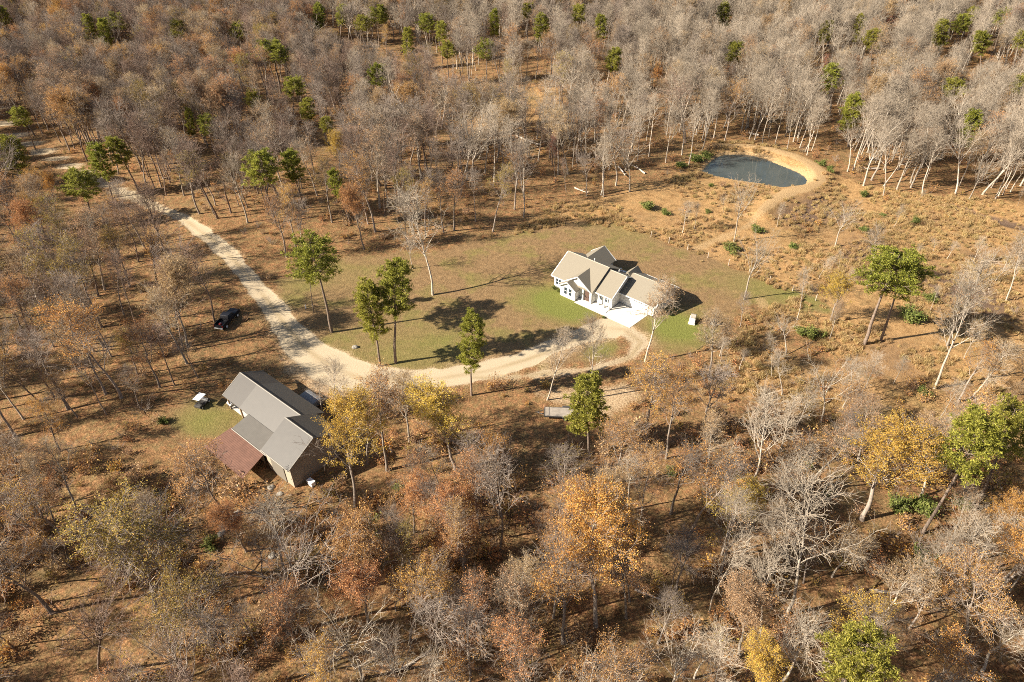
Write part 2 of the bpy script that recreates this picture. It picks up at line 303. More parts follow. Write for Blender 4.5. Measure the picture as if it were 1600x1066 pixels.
def ground_material():
    m, N, L, b = mat('ground_cover', 0.95, 0.08)
    co = N.new('ShaderNodeTexCoord').outputs['Object']
    A = {}
    for k in ('road', 'sand', 'lawn', 'green', 'meadow', 'path', 'dark', 'mid'):
        n = N.new('ShaderNodeAttribute'); n.attribute_name = k; A[k] = n.outputs['Fac']
    n_big = noise(N, L, 0.07, 3, co); n_mid = noise(N, L, 0.45, 4, co); n_fine = noise(N, L, 3.2, 5, co, 0.75); n_fin2 = noise(N, L, 7.0, 3, co, 0.8)
    edge = mth(N, L, 'MULTIPLY', mth(N, L, 'SUBTRACT', n_fine, 0.5), 1.1)
    def sel(a, gain=2.4, k=1.0):
        t = mth(N, L, 'ADD', a, mth(N, L, 'MULTIPLY', edge, k))
        return mth(N, L, 'MULTIPLY_ADD', mth(N, L, 'SUBTRACT', t, 0.5), gain, 0.5)
    def clampf(x):
        c = N.new('ShaderNodeClamp'); L.new(x, c.inputs[0]); return c.outputs[0]
    n_mot = noise(N, L, 0.9, 5, co, 0.75)
    litter_a = ramp(N, L, n_fine, [(0.28, (0.05, 0.025, 0.013)), (0.42, (0.165, 0.082, 0.038)), (0.55, (0.295, 0.152, 0.07)), (0.72, (0.43, 0.25, 0.135))])
    litter_b = ramp(N, L, n_fine, [(0.28, (0.05, 0.03, 0.014)), (0.45, (0.13, 0.09, 0.038)), (0.6, (0.25, 0.175, 0.075)), (0.75, (0.36, 0.27, 0.13))])
    litter = mix(N, L, clampf(mth(N, L, 'MULTIPLY_ADD', n_mot, 4.0, -1.6)), litter_a, litter_b)
    n_m2 = noise(N, L, 0.55, 5, co, 0.8)
    litter = mix(N, L, 1.0, litter, ramp(N, L, n_m2, [(0.32, (0.5, 0.46, 0.42)), (0.5, (1.0, 1.0, 1.0)), (0.68, (1.45, 1.38, 1.3))]), 'MULTIPLY')
    litter = mix(N, L, mth(N, L, 'MULTIPLY', clampf(mth(N, L, 'MULTIPLY_ADD', n_mid, 3.0, -1.35)), 0.55), litter, ramp(N, L, n_fin2, [(0.3, (0.10, 0.065, 0.03)), (0.7, (0.30, 0.21, 0.10))]))
    litter = mix(N, L, mth(N, L, 'MULTIPLY', clampf(mth(N, L, 'MULTIPLY_ADD', n_big, 4.0, -2.1)), 0.6), litter, ramp(N, L, n_fine, [(0.3, (0.09, 0.075, 0.035)), (0.7, (0.26, 0.19, 0.09))]))
    lawn_dry = ramp(N, L, n_fine, [(0.25, (0.12, 0.07, 0.03)), (0.5, (0.215, 0.135, 0.066)), (0.75, (0.31, 0.21, 0.115))])
    lawn_olive = ramp(N, L, n_fine, [(0.25, (0.11, 0.085, 0.028)), (0.5, (0.185, 0.145, 0.052)), (0.75, (0.27, 0.21, 0.085))])
    n_l = noise(N, L, 0.16, 4, co, 0.65)
    lawn = mix(N, L, clampf(mth(N, L, 'MULTIPLY_ADD', n_l, 6.0, -2.9)), lawn_dry, lawn_olive)
    lawn = mix(N, L, mth(N, L, 'MULTIPLY', clampf(mth(N, L, 'MULTIPLY_ADD', n_mid, 4.0, -2.3)), .6), lawn, (0.30, 0.20, 0.10))
    lawn = mix(N, L, 1.0, lawn, ramp(N, L, n_mot, [(0.3, (0.62, 0.6, 0.58)), (0.5, (1.0, 1.0, 1.0)), (0.72, (1.28, 1.22, 1.15))]), 'MULTIPLY')
    green = ramp(N, L, n_fine, [(0.25, (0.10, 0.105, 0.022)), (0.5, (0.155, 0.16, 0.038)), (0.75, (0.225, 0.215, 0.065))])
    lawn = mix(N, L, clampf(mth(N, L, 'ADD', A['green'], mth(N, L, 'MULTIPLY', edge, 0.5))), lawn, green)
    mead = ramp(N, L, n_fine, [(0.25, (0.18, 0.10, 0.042)), (0.45, (0.31, 0.18, 0.076)), (0.6, (0.40, 0.25, 0.11)), (0.8, (0.50, 0.34, 0.175))])
    mead = mix(N, L, clampf(mth(N, L, 'MULTIPLY_ADD', n_mid, 4.0, -2.1)), mead, ramp(N, L, n_fin2, [(0.3, (0.10, 0.075, 0.03)), (0.7, (0.27, 0.18, 0.085))]))
    mead = mix(N, L, mth(N, L, 'MULTIPLY', clampf(mth(N, L, 'MULTIPLY_ADD', n_big, 5.0, -2.7)), 0.7), mead, ramp(N, L, n_fine, [(0.3, (0.10, 0.085, 0.03)), (0.7, (0.27, 0.20, 0.08))]))
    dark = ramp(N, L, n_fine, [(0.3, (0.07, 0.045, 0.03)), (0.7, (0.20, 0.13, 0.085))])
    path = ramp(N, L, n_fine, [(0.3, (0.27, 0.165, 0.075)), (0.7, (0.45, 0.31, 0.16))])
    sand = ramp(N, L, n_fine, [(0.3, (0.30, 0.20, 0.11)), (0.7, (0.52, 0.38, 0.23))])
    grav = ramp(N, L, n_fin2, [(0.25, (0.29, 0.22, 0.138)), (0.5, (0.41, 0.325, 0.212)), (0.75, (0.52, 0.425, 0.295))])
    grav = mix(N, L, mth(N, L, 'MULTIPLY', clampf(mth(N, L, 'MULTIPLY_ADD', n_mid, 3, -1.6)), 0.5), grav, (0.36, 0.26, 0.15))
    grav = mix(N, L, mth(N, L, 'MULTIPLY', clampf(mth(N, L, 'ADD', A['mid'], mth(N, L, 'MULTIPLY', edge, .9))), .75), grav, ramp(N, L, n_fine, [(0.3, (0.17, 0.12, 0.055)), (0.7, (0.36, 0.27, 0.15))]))
    mead = mix(N, L, 1.0, mead, ramp(N, L, n_m2, [(0.32, (0.55, 0.5, 0.46)), (0.5, (1.0, 1.0, 1.0)), (0.7, (1.22, 1.2, 1.2))]), 'MULTIPLY')
    c = mix(N, L, clampf(sel(A['meadow'])), litter, mead)
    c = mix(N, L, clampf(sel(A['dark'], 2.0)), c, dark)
    c = mix(N, L, clampf(sel(A['lawn'], 2.0)), c, lawn)
    c = mix(N, L, clampf(sel(A['path'], 2.2, 0.8)), c, path)
    c = mix(N, L, clampf(sel(A['sand'], 1.8, 1.6)), c, sand)
    c = mix(N, L, clampf(sel(A['road'], 3.0, 0.9)), c, grav)
    L.new(c, b.inputs['Base Color'])
    bp = N.new('ShaderNodeBump'); bp.inputs['Strength'].default_value = 0.8; bp.inputs['Distance'].default_value = 0.25
    h = mth(N, L, 'ADD', n_fine, mth(N, L, 'MULTIPLY', n_fin2, 0.5))
    hs = mth(N, L, 'MULTIPLY', h, mth(N, L, 'SUBTRACT', 1.0, clampf(mth(N, L, 'MULTIPLY', A['road'], 0.8))))
    L.new(hs, bp.inputs['Height']); L.new(bp.outputs[0], b.inputs['Normal'])
    return m
M['ground'] = ground_material()
attrs = dict(road=a_road, sand=a_sand, lawn=a_lawn, green=a_green, meadow=a_mead, path=a_path, dark=a_dark, mid=a_mid)
for k, name in enumerate(('ground', 'gravel_road', 'lawn', 'meadow', 'dirt_path')):
    q = Q[kind == k]; used, inv = np.unique(q, return_inverse=True)
    me = mesh_np(name, V[used], inv.reshape(-1, 4), [M['ground']], smooth=True)
    for an, A in attrs.items():
        at_ = me.attributes.new(an, 'FLOAT', 'POINT'); at_.data.foreach_set('value', A.ravel()[used].astype(np.float32))
    tag(add_obj(name, me), kind='structure')

# pond water
m, N, L, b = mat('pond_water', 0.06, 0.5)
co = obj_coord(N)
L.new(ramp(N, L, noise(N, L, 0.12, 3, co), [(0.3, (0.042, 0.054, 0.052)), (0.7, (0.068, 0.08, 0.076))]), b.inputs['Base Color'])
bp = N.new('ShaderNodeBump'); bp.inputs['Strength'].default_value = 0.06; bp.inputs['Distance'].default_value = 0.1
L.new(noise(N, L, 1.6, 3, co), bp.inputs['Height']); L.new(bp.outputs[0], b.inputs['Normal'])
M['water'] = m
wc = POND.mean(0)
mb = MB(); mb.quad(*[(wc[0] + (p[0] - wc[0]) * 1.03, wc[1] + (p[1] - wc[1]) * 1.03, -0.28) for p in POND])
tag(mb.build('water', M['water']), kind='structure')

# ------------------------------------------------------------------ tree shapes
def unit(v): return v / (np.linalg.norm(v, axis=-1, keepdims=True) + 1e-9)
def grow(r, S, D, ln, n, wob, up):
    B = len(S); P = np.zeros((B, n + 1, 3)); P[:, 0] = S; d = unit(D); ln = np.asarray(ln).reshape(-1, 1)
    for i in range(n):
        d = unit(d + r.normal(0, wob, (B, 3)) + np.array([0, 0, up]))
        P[:, i + 1] = P[:, i] + d * ln / n
    return P
def tubes(P, R, k):
    B, n1, _ = P.shape
    T = np.gradient(P, axis=1); T = unit(T)
    ref = np.where(np.abs(T[..., 2:3]) > 0.8, np.array([1.0, 0.2, 0.0]), np.array([0.0, 0.0, 1.0]))
    Nn = unit(np.cross(T, ref)); Bn = np.cross(T, Nn)
    a = np.arange(k) * 2 * np.pi / k
    ring = P[:, :, None] + R[:, :, None, None] * (np.cos(a)[None, None, :, None] * Nn[:, :, None] + np.sin(a)[None, None, :, None] * Bn[:, :, None])
    idx = np.arange(B * n1 * k).reshape(B, n1, k); nxt = np.roll(idx, -1, 2)
    q = np.stack([idx[:, :-1], nxt[:, :-1], nxt[:, 1:], idx[:, 1:]], -1).reshape(-1, 4)
    return ring.reshape(-1, 3), q
def kids(r, P, R, per, t0, t1, a0, a1, droop=0.0):
    """start points, directions, parent radii and positions along the parent of `per` side branches on every branch"""
    B, n1, _ = P.shape
    t = (np.arange(per)[None] + r.random((B, per))) / per * (t1 - t0) + t0
    f = t * (n1 - 1); i = np.minimum(f.astype(int), n1 - 2); g = (f - i)[..., None]
    bi = np.arange(B)[:, None]
    S = P[bi, i] * (1 - g) + P[bi, i + 1] * g; T = unit(P[bi, i + 1] - P[bi, i])
    Rr = R[bi, i] * (1 - g[..., 0]) + R[bi, i + 1] * g[..., 0]
    ref = np.where(np.abs(T[..., 2:3]) > 0.9, np.array([1.0, 0.0, 0.0]), np.array([0.0, 0.0, 1.0]))
    Nn = unit(np.cross(T, ref)); Bn = np.cross(T, Nn)
    ph = np.arange(per)[None] * 2.399 + r.random((B, 1)) * 6.28 + r.normal(0, 0.5, (B, per)); an = r.uniform(a0, a1, (B, per))
    D = np.cos(an)[..., None] * T + np.sin(an)[..., None] * (np.cos(ph)[..., None] * Nn + np.sin(ph)[..., None] * Bn)
    D[..., 2] -= droop
    return S.reshape(-1, 3), unit(D).reshape(-1, 3), Rr.ravel(), t.ravel()
def taper(r0, n, end): return r0[:, None] * np.linspace(1, end, n + 1)[None]
def stack(parts):
    Vs, Qs, o = [], [], 0
    for v, q in parts: Vs.append(v); Qs.append(q + o); o += len(v)
    return np.concatenate(Vs), np.concatenate(Qs)
def blades(r, C, size, aspect=0.7, axis_dir=None):
    n = len(C); a = unit(r.normal(0, 1, (n, 3))) if axis_dir is None else unit(axis_dir)
    b = unit(np.cross(a, r.normal(0, 1, (n, 3)))); s = np.asarray(size).reshape(-1, 1) * r.uniform(0.7, 1.35, (n, 1))
    A = a * s * 0.5; Bv = b * s * 0.5 * aspect
    v = np.stack([C - A - Bv * .5, C - A * .1 + -Bv, C + A + Bv * .3, C + A * .1 + Bv], 1).reshape(-1, 3)
    return v, np.arange(4 * n).reshape(-1, 4)

H0 = 17.0
def hardwood(seed, clear=0.4, spread=1.0, nl=13, vase=False, leafy=0.0, leaf=0.24, per_twig=3, skip=0.25, twig_n=3):
    """limbs mesh, twig mesh and leaf mesh of one tree 17 m tall with its foot at the origin"""
    r = np.random.default_rng(seed)
    top = 0.6 if vase else 0.9
    P0 = grow(r, np.zeros((1, 3)), np.array([[r.normal(0, .05), r.normal(0, .05), 1]]), [H0 * top], 14, 0.05, 0.06)
    P0 = np.concatenate([P0[:, :1] - [[[0, 0, 0.6]]], P0[:, 1:]], 1)
    R0 = ((0.20 if leafy else 0.165) * np.linspace(1, 0.16, 15) ** 0.9)[None] * r.uniform(0.85, 1.2)
    if vase: R0 = np.linspace(0.20, 0.10, 15)[None]
    R0[0, 0] *= 1.4
    S, D, pr, t = kids(r, P0, R0, nl, clear / top, 1.0, 0.35, 0.8)
    rel = (t - clear / top) / (1 - clear / top)
    ln = H0 * ((0.46 - 0.1 * rel) if vase else (0.36 - 0.24 * rel)) * r.uniform(0.7, 1.25, len(S)) * spread
    P1 = grow(r, S, D, ln, 7, 0.11, 0.07); R1 = taper(np.clip(pr * 0.55, 0.03, 0.068), 7, 0.25)
    S, D, pr, t = kids(r, P0, R0, 3, 0.93, 1.0, 0.15, 0.5)
    P1b = grow(r, S, D, H0 * r.uniform(0.10, 0.2, 3), 7, 0.12, 0.08); R1b = taper(pr * 0.75, 7, 0.2)
    P1 = np.concatenate([P1, P1b]); R1 = np.concatenate([R1, R1b])
    S, D, pr, t = kids(r, P1, R1, 6 if leafy else 5, 0.25, 1.0, 0.35, 0.85)
    P2 = grow(r, S, D, (2.9 - 1.4 * t) * r.uniform(0.6, 1.35, len(S)) * (0.55 + 0.45 * spread), 4, 0.15, 0.07); R2 = taper(np.maximum(pr * 0.6, 0.022), 4, 0.35)
    S, D, pr, t = kids(r, P2, R2, 5 if leafy else 3, 0.25, 1.0, 0.35, 0.85)
    P3 = grow(r, S, D, (1.5 - 0.5 * t) * r.uniform(0.6, 1.3, len(S)), 2, 0.16, 0.06); R3 = taper(np.full(len(S), 0.024 if not leafy else 0.018), 2, 0.5)
    S, D, pr, t = kids(r, P3, R3, twig_n, 0.3, 1.0, 0.3, 0.8)
    P4 = grow(r, S, D, r.uniform(0.4, 0.9, len(S)), 1, 0.15, 0.05); R4 = taper(np.full(len(S), 0.015 if not leafy else 0.010), 1, 0.5)
    limbs = stack([tubes(P0, R0, 9), tubes(P1, R1, 6), tubes(P2, R2, 4)])
    twigs = stack([tubes(P3, R3, 3), tubes(P4, R4, 3)])
    leaves = None
    if leafy > 0:
        # whole boughs drop their leaves first, so bare gaps stay in the crown
        n1, n3 = len(P1), len(P4)
        bough = np.arange(n3) * n1 // n3
        spray = np.arange(n3) // (5 * twig_n)
        keep = (r.random(n1)[bough] > skip * 0.75) & (r.random(spray.max() + 1)[spray] > skip) & (r.random(n3) < leafy)
        E = P4[keep]
        tt = r.uniform(0.1, 1.15, (len(E), per_twig, 1))
        C = (E[:, None, 0] * (1 - tt) + E[:, None, 1] * tt + r.normal(0, 0.13, (len(E), per_twig, 3))).reshape(-1, 3)
        leaves = blades(r, C, np.full(len(C), leaf), 0.75)
    return limbs, twigs, leaves

def pine(seed, crown=0.45, wid=1.0, nb=46):
    r = np.random.default_rng(seed); Hh = 20.0
    P0 = grow(r, np.zeros((1, 3)), np.array([[r.normal(0, .03), r.normal(0, .03), 1]]), [Hh], 14, 0.022, 0.05)
    P0 = np.concatenate([P0[:, :1] - [[[0, 0, 0.6]]], P0[:, 1:]], 1)
    R0 = np.linspace(0.23, 0.03, 15)[None]
    S, D, pr, t = kids(r, P0, R0, nb, 1 - crown, 0.99, 0.95, 1.5)
    u = (t - (1 - crown)) / crown
    ln = (0.5 + 2.9 * np.sqrt(np.clip(1 - u, 0, 1)) * np.clip(0.45 + 1.4 * u, 0, 1)) * r.uniform(0.55, 1.25, len(S)) * wid
    P1 = grow(r, S, D, ln, 5, 0.13, 0.06); R1 = taper(np.minimum(pr * 0.5, 0.05), 5, 0.3)
    S, D, pr, t = kids(r, P1, R1, 6, 0.3, 1.0, 0.4, 1.1)
    P2 = grow(r, S, D, r.uniform(0.35, 0.95, len(S)) * wid, 2, 0.2, 0.1); R2 = taper(np.full(len(S), 0.018), 2, 0.5)
    limbs = stack([tubes(P0, R0, 9), tubes(P1, R1, 5), tubes(P2, R2, 3)])
    tips = np.concatenate([P2[:, 2], P2[:, 1], P1[:, -1]]); td = np.concatenate([unit(P2[:, 2] - P2[:, 1]), unit(P2[:, 1] - P2[:, 0]), unit(P1[:, -1] - P1[:, -2])])
    keep = r.random(len(tips)) < 0.72; tips = tips[keep]; td = td[keep]
    k = 34
    dirs = unit(td[:, None] * 0.6 + r.normal(0, 0.75, (len(tips), k, 3)) + np.array([0, 0, 0.3]))
    C = (tips[:, None] + dirs * r.uniform(0.05, 0.45, (len(tips), k, 1))).reshape(-1, 3)
    leaves = blades(r, C, np.full(len(C), 0.30), 0.30, dirs.reshape(-1, 3))
    return limbs, None, leaves

def bush(seed, h, wdt, n, leaf, stems=9, aspect=0.7):
    r = np.random.default_rng(seed)
    D = np.stack([r.normal(0, .6, stems), r.normal(0, .6, stems), np.ones(stems)], -1)
    P = grow(r, r.normal(0, 0.12 * wdt, (stems, 3)) * [1, 1, 0], D, r.uniform(0.6, 1.0, stems) * h, 4, 0.15, 0.1); R = taper(np.full(stems, 0.025), 4, 0.3)
    S, D2, pr, t = kids(r, P, R, 7, 0.2, 1, 0.5, 1.2)
    P2 = grow(r, S, D2, r.uniform(0.25, 0.6, len(S)) * wdt * 0.6, 2, .2, .05); R2 = taper(np.full(len(S), 0.013), 2, 0.4)
    st = stack([tubes(P, R, 4), tubes(P2, R2, 3)])
    lv = None
    if n:
        pick = r.integers(0, len(P2), n); tt = r.random((n, 1)) * 1.1
        lv = blades(r, P2[pick, 0] * (1 - tt) + P2[pick, 2] * tt + r.normal(0, 0.11 * wdt, (n, 3)), np.full(n, leaf), aspect)
        lv[0][:, 2] = np.maximum(lv[0][:, 2], 0.02)
    return st, None, lv

def parts_mesh(name, shape, bark, twig, leafm):
    """trunk mesh and crown mesh, and both in one mesh for the far woods"""
    limbs, twigs, leaves = shape
    trunk = mesh_np(name + '_trunk', *limbs, [M[bark]], smooth=True)
    cr = [x for x in (twigs, leaves) if x is not None]; cm = [M[m_] for x, m_ in ((twigs, twig), (leaves, leafm)) if x is not None]
    v, q = stack(cr); mi = np.repeat(np.arange(len(cr)), [len(x[1]) for x in cr])
    crown = mesh_np(name + '_crown', v, q, cm, mi)
    return trunk, crown
HW = [hardwood(100 + i, clear=c, spread=s, nl=n, vase=vs) for i, (c, s, n, vs) in enumerate([(0.40, .85, 16, False), (0.48, .72, 13, False), (0.34, 1.05, 18, False), (0.44, .68, 15, False), (0.28, 1.05, 10, True), (0.38, .9, 17, False), (0.5, .8, 12, False), (0.36, .62, 14, False), (0.42, .95, 11, True)])]
LF = [hardwood(200 + i, clear=c, spread=s, nl=n, leafy=lf, per_twig=pt, skip=sk, leaf=.125) for i, (c, s, n, lf, pt, sk) in enumerate([(0.36, 1.0, 14, .92, 9, .3), (0.42, .9, 13, .8, 8, .42), (0.32, 1.15, 15, .88, 9, .36), (0.34, 1.1, 18, .96, 14, .14), (0.36, .95, 12, .55, 5, .55), (0.3, .8, 14, .85, 8, .42), (0.4, 1.1, 11, .85, 8, .36)])]
PN = [pine(300, .42, 1.2, 60), pine(301, .5, 1.0, 64), pine(302, .40, 1.35, 58), pine(303, .64, 1.0, 76)]
K = {}                                     # kind of tree -> list of (trunk mesh, crown mesh)
for tone, (bk, tw) in dict(grey=('bark_grey', 'twig_grey'), pale=('bark_pale', 'twig_pale'), brown=('bark_brown', 'twig_brown')).items():
    K['bare_' + tone] = [parts_mesh('bare_' + tone, s, bk, tw, None) for s in HW]
for tone in ('russet', 'orange', 'tan', 'gold', 'ochre', 'red'):
    bk = 'bark_pale' if tone == 'tan' else 'bark_grey'
    K[tone] = [parts_mesh('leafy_' + tone, s, bk, 'twig_grey' if tone != 'tan' else 'twig_pale', 'leaf_' + tone) for s in LF]
K['pine'] = [parts_mesh('pine', s, 'bark_pine', None, 'needle') for s in PN]
K['cedar'] = [parts_mesh('cedar', bush(400 + i, 1.5, 1.3, 1500, .2, 10, .5), 'bark_brown', None, 'leaf_green') for i in range(3)]
def top_of(me):
    v = np.zeros(len(me.vertices) * 3, np.float32); me.vertices.foreach_get('co', v); return float(np.percentile(v[2::3], 99.7))
TOPS = {k: [top_of(c) for _, c in v] for k, v in K.items()}

NAMES = dict(pine='pine_tree', cedar='evergreen_shrub', russet='russet_oak', orange='orange_oak', tan='tan_leaved_oak', gold='golden_oak', ochre='ochre_oak', red='red_maple', bare_grey='bare_tree', bare_pale='bare_tree', bare_brown='bare_tree')
def make_tree(kd, x, y, h, rz, lean=(0.0, 0.0), wide=1.0, var=None, label=None, group=None):
    var = var if var is not None else int(rng.integers(len(K[kd]))); tr, cr = K[kd][var]
    z = float(ground_z(x, y)); s = h / TOPS[kd][var]
    e = empty(NAMES[kd], (x, y, z), 0, label, 'shrub' if kd == 'cedar' else 'tree', group)
    e.rotation_mode = 'ZXY'; e.rotation_euler = (lean[1], lean[0], rz)      # turned first, then leaned
    ov = float(rng.uniform(.85, 1.18)) if kd not in ('pine', 'cedar') else 1.0; e.scale = (s * wide * ov, s * wide / ov, s)
    add_obj('trunk' if kd != 'cedar' else 'stem', tr, e); add_obj('crown' if kd != 'cedar' else 'foliage', cr, e)
    return e

# ------------------------------------------------------------------ trees that can be told apart in the photograph: foot and top as seen there
def height_at(bx, by, tx, ty):
    """height and sideways lean of a tree standing at pixel (bx, by) whose top shows at (tx, ty)"""
    x, y = at(bx, by); dx = (tx - 800) / F; dy = (533 - ty) / F
    d = (dx, CP + dy * SP, -SP + dy * CP); t = y / d[1]
    return x, y, CAMH + d[2] * t, d[0] * t - x
KEY = [
 # the pines
 ('pine', 519, 519, 490, 370, 1.2, 2, 'tall pine nearest the gravel lane, dense crown over a long bare trunk'),
 ('pine', 490, 488, 474, 392, .55, 1, 'slim small pine tucked behind the tall pine beside the gravel lane'),
 ('pine', 618, 567, 590, 412, 1.05, 1, 'taller of the two pines on the lawn at the drive bend'),
 ('pine', 594, 572, 572, 440, .95, 3, 'shorter of two lawn pines, its crown hanging low along the trunk'),
 ('pine', 737, 618, 737, 486, .85, 3, 'narrow pine alone at the near edge of the gravel drive'),
 ('pine', 920, 712, 921, 590, 1.3, 3, 'full pale green pine leaning over the flatbed trailer'),
 ('pine', 1350, 538, 1402, 384, 1.35, 2, 'big round pine in the meadow, first of a pair with bare slanting trunks'),
 ('pine', 1376, 533, 1420, 396, 1.1, 0, 'second pine of the meadow pair, half hidden behind the round one'),
 ('pine', 1440, 835, 1538, 645, .85, 0, 'leaning pine with a flat spreading crown above brown brush near the frame edge'),
 ('pine', 1525, 795, 1604, 628, .85, 2, 'pine cut by the right frame edge beside the flat crowned pine'),
 ('pine', 1275, 1150, 1338, 1004, .9, 2, 'bright green pine at the bottom edge, only its crown showing'),
 ('pine', 432, 352, 400, 242, 1.1, 0, 'rounded pine at the edge of the woods behind the lane'),
 ('pine', 476, 330, 455, 233, .9, 1, 'dark pine just behind the rounded pine at the lane woods'),
 ('pine', 548, 352, 522, 262, .65, 1, 'thin yellowish pine in the wood edge above the lawn'),
 ('pine', 214, 292, 187, 205, 1.0, 1, 'dark upright pine standing last in the clump beside the far lane'),
 ('pine', 172, 300, 145, 214, 1.0, 3, 'middle pine of the clump beside the far lane'),
 ('pine', 142, 345, 112, 250, 1.25, 0, 'broad bright pine in front of the clump beside the far lane'),
 ('pine', 55, 232, 22, 164, 1.0, 0, 'dark pine right beside the sunlit stretch of far lane'),
 ('pine', 36, 290, 6, 205, 1.1, 3, 'pine cut by the left frame edge below the far lane'),
 ('pine', 440, 150, 427, 65, 1.5, 2, 'largest round pine standing alone in the far brown woods'),
 ('pine', 305, 240, 293, 170, .6, 3, 'narrow pine with a thin dark crown beside a yellowing pine'),
 ('pine', 338, 245, 322, 180, 1.0, 0, 'yellowing pine beside the narrow dark pine in the woods'),
 ('pine', 486, 218, 470, 155, 1.0, 1, 'pale green pine behind the golden treetop in the woods'),
 ('pine', 520, 235, 508, 180, .8, 0, 'small pine directly above the golden treetop'),
 ('pine', 400, 205, 393, 148, .8, 2, 'low dark pine between the round pine and the pale green pine'),
]
for px, py in ((635, 38), (587, 96), (760, 60), (690, 30), (700, 60), (668, 18), (772, 15), (824, 5), (846, 22), (904, 8), (951, 78), (938, 24), (1132, 3), (1283, 35), (1342, 22), (1362, 46), (1467, 34), (1500, 22), (1538, 48), (1562, 12), (1330, 146), (1508, 168), (1486, 114), (1592, 110), (528, 6), (497, 2), (370, 28), (277, 28), (188, 18), (140, 22), (165, 30), (12, 4), (602, 4), (590, 8), (456, 118), (1590, 45), (1150, 62), (1515, 8), (1302, 102), (566, 18)):
    KEY.append(('pine', px + 8 * (800 - px) / 800, py + 62 + py * 0.15, px, py, float(rng.uniform(.8, 1.15)), None, None))
